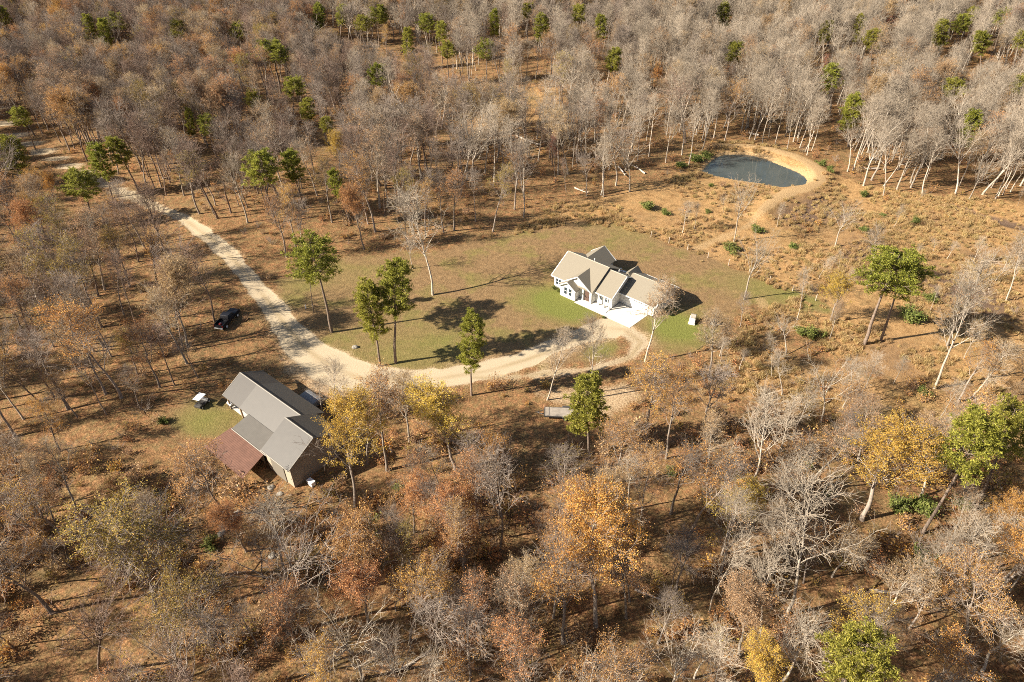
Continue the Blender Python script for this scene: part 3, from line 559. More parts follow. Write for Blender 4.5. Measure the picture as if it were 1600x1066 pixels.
KEY += [
 ('gold', 1297, 503, 1312, 420, .95, 3, 'small golden maple by itself in the meadow beside the round pine'),
 ('gold', 556, 792, 540, 628, .9, 3, 'bright golden oak overhanging the near corner of the barn'),
 ('gold', 712, 735, 694, 606, 1.2, 3, 'rounded yellow oak below the gravel drive, left of the narrow pine'),
 ('orange', 930, 985, 935, 775, .85, 3, 'large orange gold oak, the brightest crown in the foreground woods'),
 ('orange', 880, 1010, 872, 868, 1.0, 0, 'orange oak tucked against the large orange gold oak'),
 ('gold', 1345, 815, 1388, 664, 1.15, 3, 'wide golden oak on a pale trunk in front of the brown brush'),
 ('gold', 202, 445, 165, 342, .9, 1, 'yellow topped oak in the woods left of the lane'),
 ('ochre', 285, 905, 205, 745, 1.4, 2, 'broad mustard oak filling the woods below the red roofed shed'),
 ('ochre', 250, 960, 165, 815, 1.3, 0, 'lower mustard green oak in front of the broad mustard oak'),
 ('ochre', 330, 1000, 270, 850, 1.1, 2, 'mustard oak mixed with brown leaves beside the bare vase shaped tree'),
 ('gold', 535, 290, 517, 205, .9, 3, 'golden treetop among grey woods below a small pine'),
 ('gold', 1190, 1130, 1206, 1030, .8, 3, 'small golden tree cut by the bottom frame edge beside the green pine'),
 ('red', 868, 285, 860, 208, .45, 1, 'thin red maple in the open woods behind the house'),
 ('red', 885, 300, 880, 245, .55, 4, 'low red maple beside the thin red maple behind the house'),
 ('red', 1386, 70, 1390, 14, 1.1, 3, 'rust red tree glowing alone in the far grey woods'),
 ('red', 1286, 140, 1284, 85, .8, 0, 'rusty tree in the far woods beyond the pond'),
 ('orange', 1026, 150, 1028, 104, .9, 3, 'orange tree rising in the far woods above the house'),
 ('orange', 605, 90, 602, 34, .9, 0, 'orange tree among pines near the top edge'),
 ('orange', 82, 320, 65, 255, .6, 3, 'slim orange tree beside the pine clump and far lane'),
 ('orange', 190, 622, 142, 468, 1.15, 2, 'orange brown oak with a dark double trunk at the left woods edge'),
 ('russet', 165, 615, 100, 490, 1.0, 1, 'russet oak behind the orange brown oak at the left woods edge'),
 ('bare_brown', 335, 502, 290, 375, .9, 5, 'bare dark tree whose foot stands by the black pickup'),
 ('bare_brown', 222, 525, 160, 400, .9, 1, 'bare leaning oak in the woods left of the pickup'),
 ('bare_pale', 676, 461, 648, 280, 1.15, 2, 'tall white limbed bare tree alone on the lawn above the pines'),
 ('bare_pale', 645, 420, 622, 360, .7, 4, 'small bare tree behind the lawn pines'),
 ('bare_pale', 1147, 378, 1160, 262, .65, 4, 'bare white forked tree standing in front of the pond'),
 ('bare_pale', 1163, 468, 1180, 352, .75, 4, 'bare tree with low pale limbs beside the meadow fence'),
 ('bare_pale', 1355, 447, 1388, 340, .8, 1, 'slanting bare tree just behind the round meadow pine'),
 ('bare_pale', 1305, 385, 1312, 310, .9, 4, 'short bare pale tree in the meadow below the pond dam'),
 ('bare_pale', 1245, 500, 1262, 408, .7, 3, 'spindly bare tree between the fence and the golden maple'),
 ('tan', 1460, 606, 1520, 425, .9, 4, 'large pale tree with russet leaves low on its trunk in the meadow'),
 ('bare_pale', 1480, 540, 1530, 380, 1.0, 0, 'wide bare crown behind the large pale tree in the meadow'),
 ('bare_pale', 1284, 658, 1308, 540, .85, 4, 'bare tree with raised pale limbs right of the russet sapling'),
 ('russet', 1323, 668, 1335, 590, 1.3, 0, 'low russet tree with a dark shadow in the brush'),
 ('bare_pale', 1165, 775, 1206, 610, .8, 5, 'tall slanting bare tree over brown brush beside the golden oak'),
 ('bare_grey', 781, 866, 773, 695, .7, 5, 'straight bare tree in the middle of the foreground woods'),
 ('bare_grey', 450, 985, 405, 815, 1.0, 4, 'bare vase shaped tree in front of the barn'),
 ('bare_pale', 1225, 970, 1262, 785, 1.1, 2, 'wide white branched bare tree at the bottom, beside the green pine'),
 ('bare_pale', 1105, 965, 1130, 850, .9, 1, 'bare tree with a pale crooked trunk left of the wide white one'),
 ('bare_pale', 565, 1058, 548, 930, .9, 4, 'stout bare tree with bent limbs near the bottom edge'),
 ('tan', 855, 625, 884, 505, .75, 4, 'thin pinkish leaved tree slanting beside the drive loop'),
 ('tan', 924, 622, 926, 488, .75, 4, 'thin pale tree rising from the drive loop island'),
 ('tan', 1008, 565, 1038, 438, .95, 0, 'tan leaved oak hiding the garage end of the house'),
 ('orange', 1008, 695, 1012, 545, .9, 1, 'sparse orange oak below the concrete apron'),
 ('tan', 1108, 590, 1126, 476, 1.0, 1, 'tan orange tree beside the white pillars of the yard'),
 ('russet', 1156, 511, 1165, 455, .8, 4, 'small russet tree with a long shadow beside the yard'),
 ('tan', 526, 655, 540, 560, .9, 4, 'thin leaved tree over the yard behind the barn'),
 ('tan', 502, 648, 495, 590, .9, 4, 'small purplish tree at the shaded back of the barn'),
 ('russet', 605, 735, 590, 590, 1.1, 1, 'brown oak next to the golden oak by the barn'),
 ('russet', 575, 725, 560, 610, 1.1, 0, 'russet oak squeezed behind the golden oak by the barn'),
 ('tan', 640, 690, 632, 588, 1.1, 0, 'pinkish tan oak at the drive edge above the brown oak'),
 ('russet', 960, 760, 962, 660, 1.3, 0, 'low rusty oak below the full pale green pine'),
 ('russet', 530, 920, 545, 800, 1.2, 3, 'dense rusty oak in front of the dense juniper'),
 ('orange', 640, 1000, 650, 880, 1.0, 0, 'orange rusty oak left of centre in the lower woods'),
 ('russet', 1500, 1010, 1530, 900, 1.3, 0, 'reddish brown oak in the bare lower right woods'),
 ('orange', 1450, 1085, 1460, 1000, 1.1, 0, 'orange oak cut by the bottom edge right of the green pine'),
 ('orange', 1040, 720, 1052, 590, .9, 1, 'orange brown oak right of the full pale green pine'),
 ('russet', 352, 808, 302, 690, 1.25, 0, 'russet tree spilling over the red roofed shed'),
 ('ochre', 770, 362, 785, 250, .8, 1, 'yellowish tree at the wood edge behind the lawn'),
 ('bare_pale', 1040, 255, 1045, 165, .9, 0, 'bare tree with the whitest trunk left of the pond'),
 ('bare_pale', 1076, 258, 1090, 160, .9, 5, 'bare white trunk closest to the evergreen shrubs by the pond'),
 ('bare_pale', 1380, 306, 1398, 195, .8, 1, 'foremost white trunk of the stand right of the pond'),
 ('bare_pale', 1572, 470, 1598, 360, .9, 0, 'bare pale tree near the right frame edge above the dark shadow'),
 ('bare_pale', 1222, 615, 1230, 545, .8, 3, 'small bare pale tree on the brown slope left of the bare tree with raised limbs'),
 ('bare_pale', 1205, 590, 1180, 520, .6, 1, 'thin bent bare tree on the slope under the yard'),
 ('bare_pale', 1590, 322, 1598, 290, .5, 7, 'short pale snag at the right end of the meadow ditch'),
 ('bare_pale', 1441, 304, 1466, 205, .85, 3, 'white trunk right of the foremost one in the pond stand'),
]
SHRUBS = [(1140, 392, 2.2, 1.3, 'pair of low evergreens merged beside the dirt path'), (1012, 328, 2.4, 1.2, 'darkest low evergreen at the meadow rim behind the house'), (1038, 335, 1.6, 1.2, 'low evergreen right of the darkest one behind the house'),
 (1270, 528, 2.6, 1.0, 'bright evergreen shrub below the golden maple'), (1252, 524, 2.0, 1.1, 'smaller evergreen shrub touching the bright one below the golden maple'), (1085, 252, 2.4, 1.5, 'dark evergreen thicket at the pond left tip'),
 (1102, 246, 2.0, 1.4, 'evergreen thicket piece behind the pond tip'), (1062, 262, 1.8, 1.4, 'evergreen left of the pond tip'), (1282, 262, 1.8, 1.2, 'shrub on the outer slope of the pond dam'), (1295, 272, 1.7, 1.2, 'shrub at the foot of the pond dam'),
 (1348, 308, 2.0, 1.0, 'small evergreen in the meadow beyond the dam'), (1378, 340, 1.2, 1.2, 'low green bush by the meadow ditch'), (1350, 362, 1.5, 1.2, 'green bush in the middle of the upper meadow'), (1428, 348, 1.6, 1.1, 'green bush under the pale trunks'),
 (1240, 388, 1.7, 1.0, 'upright green bush in the meadow below the dirt path'), (1180, 362, 2.0, 1.2, 'grey green bush at the bend of the dirt path'), (1110, 292, 1.0, 1.3, 'low green bush in front of the pond'), (1105, 332, 1.0, 1.3, 'low green bush in the tan grass left of the path'),
 (1420, 500, 2.8, 1.5, 'leafy green shrub under the round meadow pine'), (1455, 470, 1.8, 1.3, 'pale shrub right of the meadow pines'), (578, 835, 3.6, .9, 'dense juniper in the foreground woods'), (625, 770, 1.5, 1.2, 'yellow green bush under the brown oaks'),
 (660, 762, 1.2, 1.0, 'small yellow green bush near the juniper'), (1440, 800, 2.5, 1.4, 'green bush beneath the wide golden oak'), (1400, 798, 2.0, 1.4, 'dark green bush at the foot of the wide golden oak'), (1500, 790, 2.0, 1.2, 'green bush between two leaning pines'),
 (1255, 728, 1.6, 1.2, 'green bush between bare trees in the brown brush'), (1285, 770, 1.4, 1.1, 'small green bush near the golden oak trunk'), (1445, 905, 4.0, 1.0, 'round green cedar in the bare lower woods'), (1050, 745, 1.8, .9, 'slim green bush behind the orange brown oak'),
 (1240, 275, .9, 1.2, 'tiny bush on the near pond bank'), (1440, 615, 1.6, 1.2, 'green bush by the foot of the large pale tree'), (330, 850, 1.5, 1.4, 'dark bush near the stone heap'), (255, 660, 1.3, 1.2, 'olive bush on the side lawn'), (1310, 690, 1.2, 1.2, 'bush below the low russet tree')]
PX_OPEN = [(330, 575), (400, 560), (430, 478), (400, 440), (270, 332), (290, 325), (320, 340), (430, 440), (560, 392), (780, 372), (860, 335), (1030, 295), (1080, 240), (1130, 228), (1290, 240), (1330, 295), (1620, 335), (1620, 470), (1450, 470), (1320, 545), (1100, 550), (1060, 590), (1020, 640), (900, 668), (840, 664), (760, 628), (570, 628), (530, 640), (505, 690), (520, 770), (420, 790), (330, 745), (250, 690), (260, 610)]
PX_OPEN = np.array(PX_OPEN, float)
TRUCK_PX = np.array([(325, 480), (395, 480), (395, 530), (325, 530)], float)
TRAIL_PX = np.array([(820, 615), (905, 615), (905, 672), (820, 672)], float)
key_xy = []; KEYBOX = []
zone_of = None
LAB = {}
for kd, bx, by, tx, ty, wide, var, label in KEY:
    x, y, h, lx = height_at(bx, by, tx, ty)
    if kd == 'pine': h = min(max(h, 8), 25)
    else: h = min(max(h, 6), 22)
    la = max(-0.16, min(0.16, math.atan2(lx, h)))
    g = None
    if label is None: label = 'dark pine crown showing above the far leafless woods near the top edge'; g = 'pines scattered through the far woods'
    make_tree(kd, x, y, h, float(rng.uniform(0, 6.28)), (la, 0), wide * (1.15 if h > 12 else 1.3) * (1.25 if kd == 'pine' and by < 360 else 1.0), var, label, g)
    key_xy.append((x, y, 3.2 if kd != 'pine' else 2.8))
    cw = max(7, 2.0 * F / (y * CP + CAMH * SP)); KEYBOX.append((tx - cw, tx + cw, ty - 4, ty + (by - ty) * (.5 if kd == 'pine' else .42), y))
for px, py, h, wide, label in SHRUBS:
    x, y = at(px, py); make_tree('cedar', x, y, h * .85, float(rng.uniform(0, 6.28)), (0, 0), wide * 1.15, None, label)
    key_xy.append((x, y, 1.5))
key_xy = np.array(key_xy)
n_sap = 0
while n_sap < 34:                                # thin leafless saplings out in the tall grass
    px, py = rng.uniform(900, 1600), rng.uniform(285, 720); x, y = at(px, py)
    X1, Y1 = np.array([x]), np.array([y])
    if min(sdist(MEADOW, X1, Y1)[0], sdist(SLOPE, X1, Y1)[0]) > -1.5 or sdist(POND, X1, Y1)[0] < 5 or track(DAM, DAM_W, X1, Y1)[0] < 1 or (np.hypot(key_xy[:, 0] - x, key_xy[:, 1] - y) < key_xy[:, 2] + .5).any() or sdist(LAWN, X1, Y1)[0] < 1: continue
    kd = 'bare_pale' if rng.random() < .7 else 'tan'
    e = make_tree(kd, x, y, float(rng.uniform(3.5, 8)), float(rng.uniform(0, 6.28)), tuple(rng.normal(0, .06, 2)), float(rng.uniform(.9, 1.4)), None, 'thin bare sapling standing in the tan grass of the meadow' if kd == 'bare_pale' else 'thin sapling with a few tan leaves in the meadow grass', 'bare saplings scattered over the meadow' if kd == 'bare_pale' else 'tan leaved saplings scattered over the meadow')
    e.name = 'sapling'; n_sap += 1

# ------------------------------------------------------------------ the rest of the woods
def sample_woods():
    pts = []
    c = 3.7
    ys = np.arange(22, 470, c)
    for iy, yy in enumerate(ys):
        half = 0.86 * (yy * CP + CAMH * SP) + 12
        xs = np.arange(-half - 14, half + 6, c)
        for xx in xs: pts.append((xx + (iy % 2) * c / 2, yy))
    P = np.array(pts) + rng.uniform(-0.46, 0.46, (len(pts), 2)) * c
    X, Y = P.T
    keep = np.ones(len(P), bool)
    sd_open = np.minimum.reduce([sdist(LAWN, X, Y), sdist(SIDE_LAWN, X, Y), sdist(MEADOW, X, Y) + 2, sdist(POND, X, Y) - 3, sdist(HOUSE, X, Y) - 3, sdist(BARN, X, Y) - 1.0, sdist(YARD, X, Y) - 1, track(DRIVE, DRIVE_W, X, Y) - 1.6, track(LOOP, LOOP_W, X, Y) - 2, track(DAM, DAM_W, X, Y) - 1, sdist(SANDY, X, Y)])
    keep &= sd_open > 0.5
    px, py = proj(X, Y, 0)
    dens = np.full(len(P), 0.56)
    dens[py < 300] = 0.8
    dens[py > 600] = 0.52
    dens[(px < 420) & (py > 300) & (py < 700)] = 0.42
    sp = inside(np.array([(1040, 560), (1300, 500), (1640, 560), (1640, 760), (1350, 770), (1150, 720), (1000, 690)], float), px, py); dens[sp] = 0.2
    gl = inside(np.array([(700, 190), (720, 140), (890, 135), (910, 185), (850, 215), (760, 222)], float), px, py); dens[gl] = 0.12
    dens[(py < 330) & (px > 900)] = .95
    dens[(px > 600) & (px < 1000) & (py > 200) & (py < 330)] = 0.5
    dens *= np.clip(0.85 + vnoise(X, Y, 14, 8) * 1.0, 0.2, 1.2)
    keep &= rng.random(len(P)) < dens
    h = rng.uniform(13, 20, len(P)); lo = py > 560; h[lo] = rng.uniform(8.5, 16.5, lo.sum())
    for f in (0.35, 0.55, 0.75, 0.95):
        a, b = proj(X, Y, h * f)
        sc = F / (Y * CP + (CAMH - h * f) * SP)
        for o in (-2.2, 0, 2.2): keep &= ~(inside(PX_OPEN, a + o * sc, b) & (py > 340))
        keep &= ~(inside(TRUCK_PX, a, b) | inside(TRAIL_PX, a, b))
    # nothing that would hide a tree told apart in the photograph, or put the buildings and the open lawn in shade
    for (a0, a1, b0, b1, yk) in KEYBOX:
        for f in (0.6, 0.85, 1.0):
            a, b = proj(X, Y, h * f); rad = 2.0 * F / (Y * CP + (CAMH - h * f) * SP)
            keep &= ~((Y < yk) & (a > a0 - rad) & (a < a1 + rad) & (b > b0) & (b < b1))
    for f in (0.45, 0.6, 0.75, 0.9):
        q = h * f / math.tan(SUN_EL); sx, sy = X + q * math.cos(SUN_AZ), Y + q * math.sin(SUN_AZ)
        keep &= ~((np.minimum(sdist(BARN, sx, sy), sdist(HOUSE, sx, sy)) < 1.0) | ((sdist(LAWN, sx, sy) < -3) & (rng.random(len(P)) < 0.35)))
    LANE = np.array([(-10, 178), (25, 182), (118, 246), (112, 268), (60, 250), (-10, 215)], float)
    for f in (.3, .5, .7, .85, 1.0):
        a, b = proj(X, Y, h * f)
        for o in (-6, 0, 6): keep &= ~inside(LANE, a + o, b)
    for kx, ky, kr in key_xy: keep &= np.hypot(X - kx, Y - ky) > kr
    return X[keep], Y[keep], h[keep], px[keep], py[keep]
X, Y, Hh, PX, PY = sample_woods()
def mix_of(px, py):
    if py < 340:
        if px > 960: return dict(bare_pale=.88, tan=.07, bare_grey=.03, russet=.02)
        if px > 560: return dict(bare_pale=.42, bare_grey=.28, tan=.14, russet=.07, bare_brown=.05, ochre=.04)
        return dict(bare_grey=.36, bare_brown=.26, tan=.16, russet=.13, ochre=.05, orange=.04)
    if px < 440:
        if py < 600: return dict(bare_grey=.30, bare_brown=.20, russet=.22, tan=.12, orange=.10, ochre=.06)
        return dict(bare_grey=.17, bare_brown=.09, russet=.36, ochre=.16, orange=.16, tan=.06)
    if px < 1050: return dict(russet=.42, orange=.27, bare_grey=.12, tan=.09, bare_pale=.06, ochre=.04)
    return dict(bare_pale=.36, tan=.20, orange=.16, russet=.16, bare_grey=.06, gold=.06)
ZONES = [
 (lambda x, y: y < 120 and x < 420, 'far brown woods near the upper left corner'), (lambda x, y: y < 120 and x < 900, 'far woods along the top edge'), (lambda x, y: y < 120, 'far woods toward the upper right corner'),
 (lambda x, y: y < 340 and x < 330, 'woods around the far bend of the lane'), (lambda x, y: y < 340 and x < 660, 'woods between the round pines and the lawn'), (lambda x, y: y < 340 and x < 960, 'open woods behind the house'),
 (lambda x, y: y < 340 and x < 1250, 'woods at the back of the pond'), (lambda x, y: y < 340, 'pale woods right of the pond'), (lambda x, y: x < 440 and y < 480, 'woods left of the gravel lane'), (lambda x, y: x < 300 and y < 700, 'woods left of the barn and cart'),
 (lambda x, y: x < 330, 'lower left woods below the shed'), (lambda x, y: x < 660 and y > 880, 'woods along the bottom edge below the barn'), (lambda x, y: x < 660, 'woods just in front of the barn'), (lambda x, y: x < 860, 'woods between the drive and the straight bare tree'),
 (lambda x, y: x < 1060 and y > 860, 'woods around the large orange gold oak'), (lambda x, y: x < 1060, 'woods below the flatbed trailer'), (lambda x, y: y < 760, 'brushy slope below the meadow'), (lambda x, y: x < 1330, 'lower woods around the wide white tree'), (lambda x, y: True, 'lower right corner woods')]
def zone(px, py):
    for f, n in ZONES:
        if f(px, py): return n
WORDS = dict(bare_grey='bare grey tree', bare_pale='bare whitish tree', bare_brown='bare brownish tree', russet='russet leaved oak', orange='orange leaved oak', tan='tan leaved oak', gold='golden leaved oak', ochre='mustard leaved oak')
kinds = []
for i in range(len(X)):
    d = mix_of(PX[i] + rng.normal(0, 60), PY[i] + rng.normal(0, 25)); ks = list(d); kinds.append(ks[int(rng.choice(len(ks), p=np.array(list(d.values())) / sum(d.values())))])
infr = (PX > -30) & (PX < 1630) & (PY > -10) & (PY < 1180)
order = np.argsort(Y)
single = np.zeros(len(X), bool); count = {}
CAPS = {'bare_tree': 250, 'russet_oak': 200, 'orange_oak': 150, 'tan_leaved_oak': 170, 'ochre_oak': 90, 'golden_oak': 40}
for i in order:
    n = NAMES[kinds[i]]
    if infr[i] and count.get(n, 0) < CAPS[n]: single[i] = True; count[n] = count.get(n, 0) + 1
for i in np.nonzero(single)[0]:
    kd = kinds[i]; zn = zone(PX[i], PY[i]); lab = f'{WORDS[kd]} in the {zn}'
    make_tree(kd, float(X[i]), float(Y[i]), float(Hh[i]), float(rng.uniform(0, 6.28)), tuple(rng.normal(0, .035, 2)), float(rng.uniform(.9, 1.3)) * (1.0 if Hh[i] > 12 else 1.2), None, lab, f'{WORDS[kd]}s in the {zn}')

# ------------------------------------------------------------------ what nobody could count: far woods, undergrowth, grass tufts
def one_mesh(name, tr, cr):
    Vs, Qs, mi, mats, o = [], [], [], [], 0
    for me in (tr, cr):
        v = np.zeros(len(me.vertices) * 3, np.float32); me.vertices.foreach_get('co', v)
        q = np.zeros(len(me.loops), np.int32); me.loops.foreach_get('vertex_index', q)
        k = np.zeros(len(me.polygons), np.int32); me.polygons.foreach_get('material_index', k)
        Vs.append(v.reshape(-1, 3)); Qs.append(q.reshape(-1, 4) + o); mi.append(k + len(mats)); mats += list(me.materials); o += len(me.vertices)
    return mesh_np(name, np.concatenate(Vs), np.concatenate(Qs), mats, np.concatenate(mi))
def scatter(name, protos, P, idx, rot, scl):
    pc = bpy.data.collections.new(name + '_sources')
    for k, me in enumerate(protos): pc.objects.link(bpy.data.objects.new(f'{name}_source_{k:03d}', me))
    me = bpy.data.meshes.new(name); me.vertices.add(len(P)); me.vertices.foreach_set('co', np.asarray(P, np.float32).ravel())
    me.attributes.new('pick', 'INT', 'POINT').data.foreach_set('value', np.asarray(idx, np.int32))
    me.attributes.new('turn', 'FLOAT_VECTOR', 'POINT').data.foreach_set('vector', np.asarray(rot, np.float32).ravel())
    me.attributes.new('grow', 'FLOAT_VECTOR', 'POINT').data.foreach_set('vector', np.asarray(scl, np.float32).ravel())
    o = add_obj(name, me); tag(o, kind='stuff')
    ng = bpy.data.node_groups.new(name, 'GeometryNodeTree'); N = ng.nodes; L = ng.links
    ng.interface.new_socket('Geometry', in_out='INPUT', socket_type='NodeSocketGeometry'); ng.interface.new_socket('Geometry', in_out='OUTPUT', socket_type='NodeSocketGeometry')
    gi = N.new('NodeGroupInput'); go = N.new('NodeGroupOutput'); ip = N.new('GeometryNodeInstanceOnPoints'); ci = N.new('GeometryNodeCollectionInfo')
    ci.inputs['Collection'].default_value = pc; ci.inputs['Separate Children'].default_value = True; ci.inputs['Reset Children'].default_value = True
    ip.inputs['Pick Instance'].default_value = True
    def attr(n, t): a = N.new('GeometryNodeInputNamedAttribute'); a.data_type = t; a.inputs['Name'].default_value = n; return a.outputs['Attribute']
    L.new(gi.outputs[0], ip.inputs['Points']); L.new(ci.outputs[0], ip.inputs['Instance']); L.new(attr('pick', 'INT'), ip.inputs['Instance Index'])
    L.new(attr('turn', 'FLOAT_VECTOR'), ip.inputs['Rotation']); L.new(attr('grow', 'FLOAT_VECTOR'), ip.inputs['Scale']); L.new(ip.outputs[0], go.inputs[0])
    o.modifiers.new('scatter', 'NODES').node_group = ng
    return o
def scatter_attrs(n, smin, smax, tilt=0.05):
    s = rng.uniform(smin, smax, n); wv = rng.uniform(.85, 1.2, n)
    return np.stack([rng.normal(0, tilt, n), rng.normal(0, tilt, n), rng.uniform(0, 6.28, n)], -1), np.stack([s * wv, s * wv, s], -1)
far = np.nonzero(~single)[0]
FK = ['bare_grey', 'bare_pale', 'bare_brown', 'russet', 'orange', 'tan', 'gold', 'ochre']
protos, start = [], {}
for kd in FK:
    start[kd] = (len(protos), len(K[kd]))
    for t_, c_ in K[kd]: protos.append(one_mesh('far_' + kd, t_, c_))
vs = [int(rng.integers(start[kinds[i]][1])) for i in far]; idx = [start[kinds[i]][0] + v for i, v in zip(far, vs)]; tops = np.array([TOPS[kinds[i]][v] for i, v in zip(far, vs)])
rot, scl = scatter_attrs(len(far), 1, 1); scl *= (Hh[far] / tops)[:, None] * np.array([1.0, 1.0, 1])
scatter('distant_woods', protos, np.stack([X[far], Y[far], ground_z(X[far], Y[far])], -1), idx, rot, scl)

def brush_mesh(name, shape, bark, leafm):
    st, _, lv = shape; v, q = stack([x for x in (st, lv) if x is not None])
    return mesh_np(name, v, q, [M[bark]] + ([M[leafm]] if lv is not None else []), np.repeat([0, 1] if lv is not None else [0], [len(x[1]) for x in (st, lv) if x is not None]))
BR = [brush_mesh('brush', bush(410 + i, h, wd, n, .17, 10), bk, lf) for i, (h, wd, n, lf, bk) in enumerate(((1.2, 1.5, 200, 'leaf_russet', 'twig_brown'), (1.6, 1.6, 260, 'leaf_tan', 'twig_grey'), (1.0, 1.3, 130, 'leaf_orange', 'twig_brown'), (1.8, 1.8, 0, None, 'twig_grey'), (2.6, 1.8, 240, 'leaf_russet', 'twig_brown'), (1.4, 1.5, 120, 'leaf_ochre', 'twig_brown')))]
def scatter_pts(n, ymax, power=1.0):
    Yp = 24 + (ymax - 24) * rng.random(n) ** power
    half = 0.8 * (Yp * CP + CAMH * SP) + 4
    return rng.uniform(-1, 1, n) * half, Yp
bx, by = scatter_pts(15000, 330)
op = np.minimum.reduce([sdist(LAWN, bx, by) - .5, sdist(SIDE_LAWN, bx, by), sdist(POND, bx, by) - 1.5, sdist(HOUSE, bx, by) - 1, sdist(BARN, bx, by) - .5, sdist(YARD, bx, by) - .3, track(DRIVE, DRIVE_W, bx, by) - 1, track(LOOP, LOOP_W, bx, by) - 1, track(DAM, DAM_W, bx, by) - 1, sdist(SANDY, bx, by), sdist(ISLAND, bx, by), dist_line(PATH, bx, by) - 1.5])
dn = np.clip(0.5 + vnoise(bx, by, 9, 12) * 1.8, 0, 1); bpx, bpy_ = proj(bx, by, 0)
dn[(bpx < 420) & (bpy_ > 330) & (bpy_ < 720)] *= 0.35
mdw = sdist(MEADOW, bx, by) < 0; dn[mdw] *= 0.10
kp = (op > 0) & (rng.random(len(bx)) < dn * np.where(bpy_ > 600, 1.0, .6)); bx, by = bx[kp], by[kp]
rot, scl = scatter_attrs(len(bx), .45, 1.15); scl *= np.where((proj(bx, by, 0)[1] > 640) & (rng.random(len(bx)) < .35), 1.7, 1.0)[:, None]
scatter('undergrowth', BR, np.stack([bx, by, ground_z(bx, by)], -1), rng.integers(0, len(BR), len(bx)), rot, scl)

M['straw'] = leaf_mat('straw', [(0.34, 0.215, 0.095), (0.46, 0.30, 0.135), (0.55, 0.38, 0.18), (0.62, 0.46, 0.255)], 0.45)
def tuft(seed, h, wd, n):
    r = np.random.default_rng(seed); a = r.uniform(0, 6.28, n); rad = wd * np.sqrt(r.random(n)) * .5
    base = np.stack([np.cos(a) * rad, np.sin(a) * rad, np.zeros(n)], -1); d = unit(np.stack([r.normal(0, .35, n), r.normal(0, .35, n), np.ones(n)], -1)); hh = h * r.uniform(.5, 1.1, (n, 1))
    sd = unit(np.cross(d, r.normal(0, 1, (n, 3)))) * 0.03
    v = np.stack([base - sd, base + sd, base + d * hh + sd * .4, base + d * hh - sd * .4], 1).reshape(-1, 3)
    return mesh_np('tuft', v, np.arange(4 * n).reshape(-1, 4), [M['straw']])
TU = [tuft(500 + i, h, wd, n) for i, (h, wd, n) in enumerate(((.7, 1.0, 110), (.9, 1.4, 150), (.5, .8, 70)))]
tx_, ty_ = rng.uniform(0, 150, 70000), rng.uniform(55, 200, 70000)
md = np.minimum(sdist(MEADOW, tx_, ty_), sdist(SLOPE, tx_, ty_) + 3 + vnoise(tx_, ty_, 11, 27) * 9) + vnoise(tx_, ty_, 5, 20) * 4
ok = (md < 0.5) & (sdist(POND, tx_, ty_) > .7) & ((track(DAM, DAM_W, tx_, ty_) > .3) | (rng.random(70000) < .06)) & (dist_line(PATH, tx_, ty_) > 1.5) & (rng.random(70000) < .5 * np.clip(.5 + vnoise(tx_, ty_, 7, 22) * 1.9 + vnoise(tx_, ty_, 19, 23), 0, 1))
tx_, ty_ = tx_[ok], ty_[ok]; rot, scl = scatter_attrs(len(tx_), .4, 1.0, .15)
scatter('tall_grass', TU, np.stack([tx_, ty_, ground_z(tx_, ty_)], -1), rng.integers(0, 3, len(tx_)), rot, scl)

# ------------------------------------------------------------------ materials of built things
M['siding'] = ribbed('siding', (0.66, 0.64, 0.59), 0.18, 2, 0.5, 0.6, 0.03, 0.3, 0.86)
M['trim'] = flat('trim', (0.70, 0.69, 0.65), 0.5, 0.03)
M['shingle'] = flat('shingle', (0.215, 0.185, 0.138), 0.9, 0.16, 9.0, 0.1)
M['shingle_cap'] = flat('shingle_cap', (0.36, 0.31, 0.24), 0.9, 0.1, 9.0, 0.1)
M['glass'] = flat('glass', (0.03, 0.04, 0.05), 0.08, 0.2, 1.0, 0.6)
M['door_paint'] = flat('door_paint', (0.10, 0.06, 0.045), 0.5, 0.1)
M['concrete'] = flat('concrete', (0.54, 0.50, 0.43), 0.9, 0.07, 1.2, 0.1)
M['barn_roof'] = ribbed('barn_roof', (0.094, 0.084, 0.071), 0.3, 0, 0.15, 0.5, 0.05, 0.3, 0.92)
M['barn_roof_dark'] = ribbed('barn_roof_dark', (0.070, 0.061, 0.051), 0.3, 0, 0.15, 0.5, 0.05, 0.3, 0.92)
M['lean_roof'] = ribbed('lean_roof', (0.118, 0.106, 0.089), 0.3, 0, 0.15, 0.5, 0.08, 0.3, 0.92)
M['tall_roof'] = ribbed('tall_roof', (0.077, 0.068, 0.057), 0.3, 0, 0.15, 0.5, 0.08, 0.3, 0.92)
M['barn_wall'] = ribbed('barn_wall', (0.36, 0.30, 0.22), 0.25, 0, 0.1, 0.6, 0.06, 0.2, 0.9)
M['barn_wall_end_shaded'] = ribbed('barn_wall_end_shaded', (0.26, 0.215, 0.165), 0.25, 1, 0.1, 0.6, 0.06, 0.2, 0.92)  # darker copy of the wall tone, the end's shade put into its colour
M['barn_trim'] = flat('barn_trim', (0.18, 0.158, 0.125), 0.5, 0.05)
M['rust_roof'] = ribbed('rust_roof', (0.15, 0.075, 0.05), 0.28, 1, 0.5, 0.6, 0.2, 0.3, 0.8)
M['timber'] = flat('timber', (0.26, 0.18, 0.11), 0.9, 0.25, 4.0)
M['grey_timber'] = ribbed('grey_timber', (0.30, 0.255, 0.205), 0.2, 1, 0.5, 0.9, 0.25, 0.1, 0.6)
M['steel'] = flat('steel', (0.06, 0.055, 0.05), 0.55, 0.2, 5.0, 0.4)
M['rubber'] = flat('rubber', (0.018, 0.018, 0.018), 0.9, 0.2)
M['rim'] = flat('rim', (0.62, 0.61, 0.58), 0.35, 0.05, 3, 0.5)
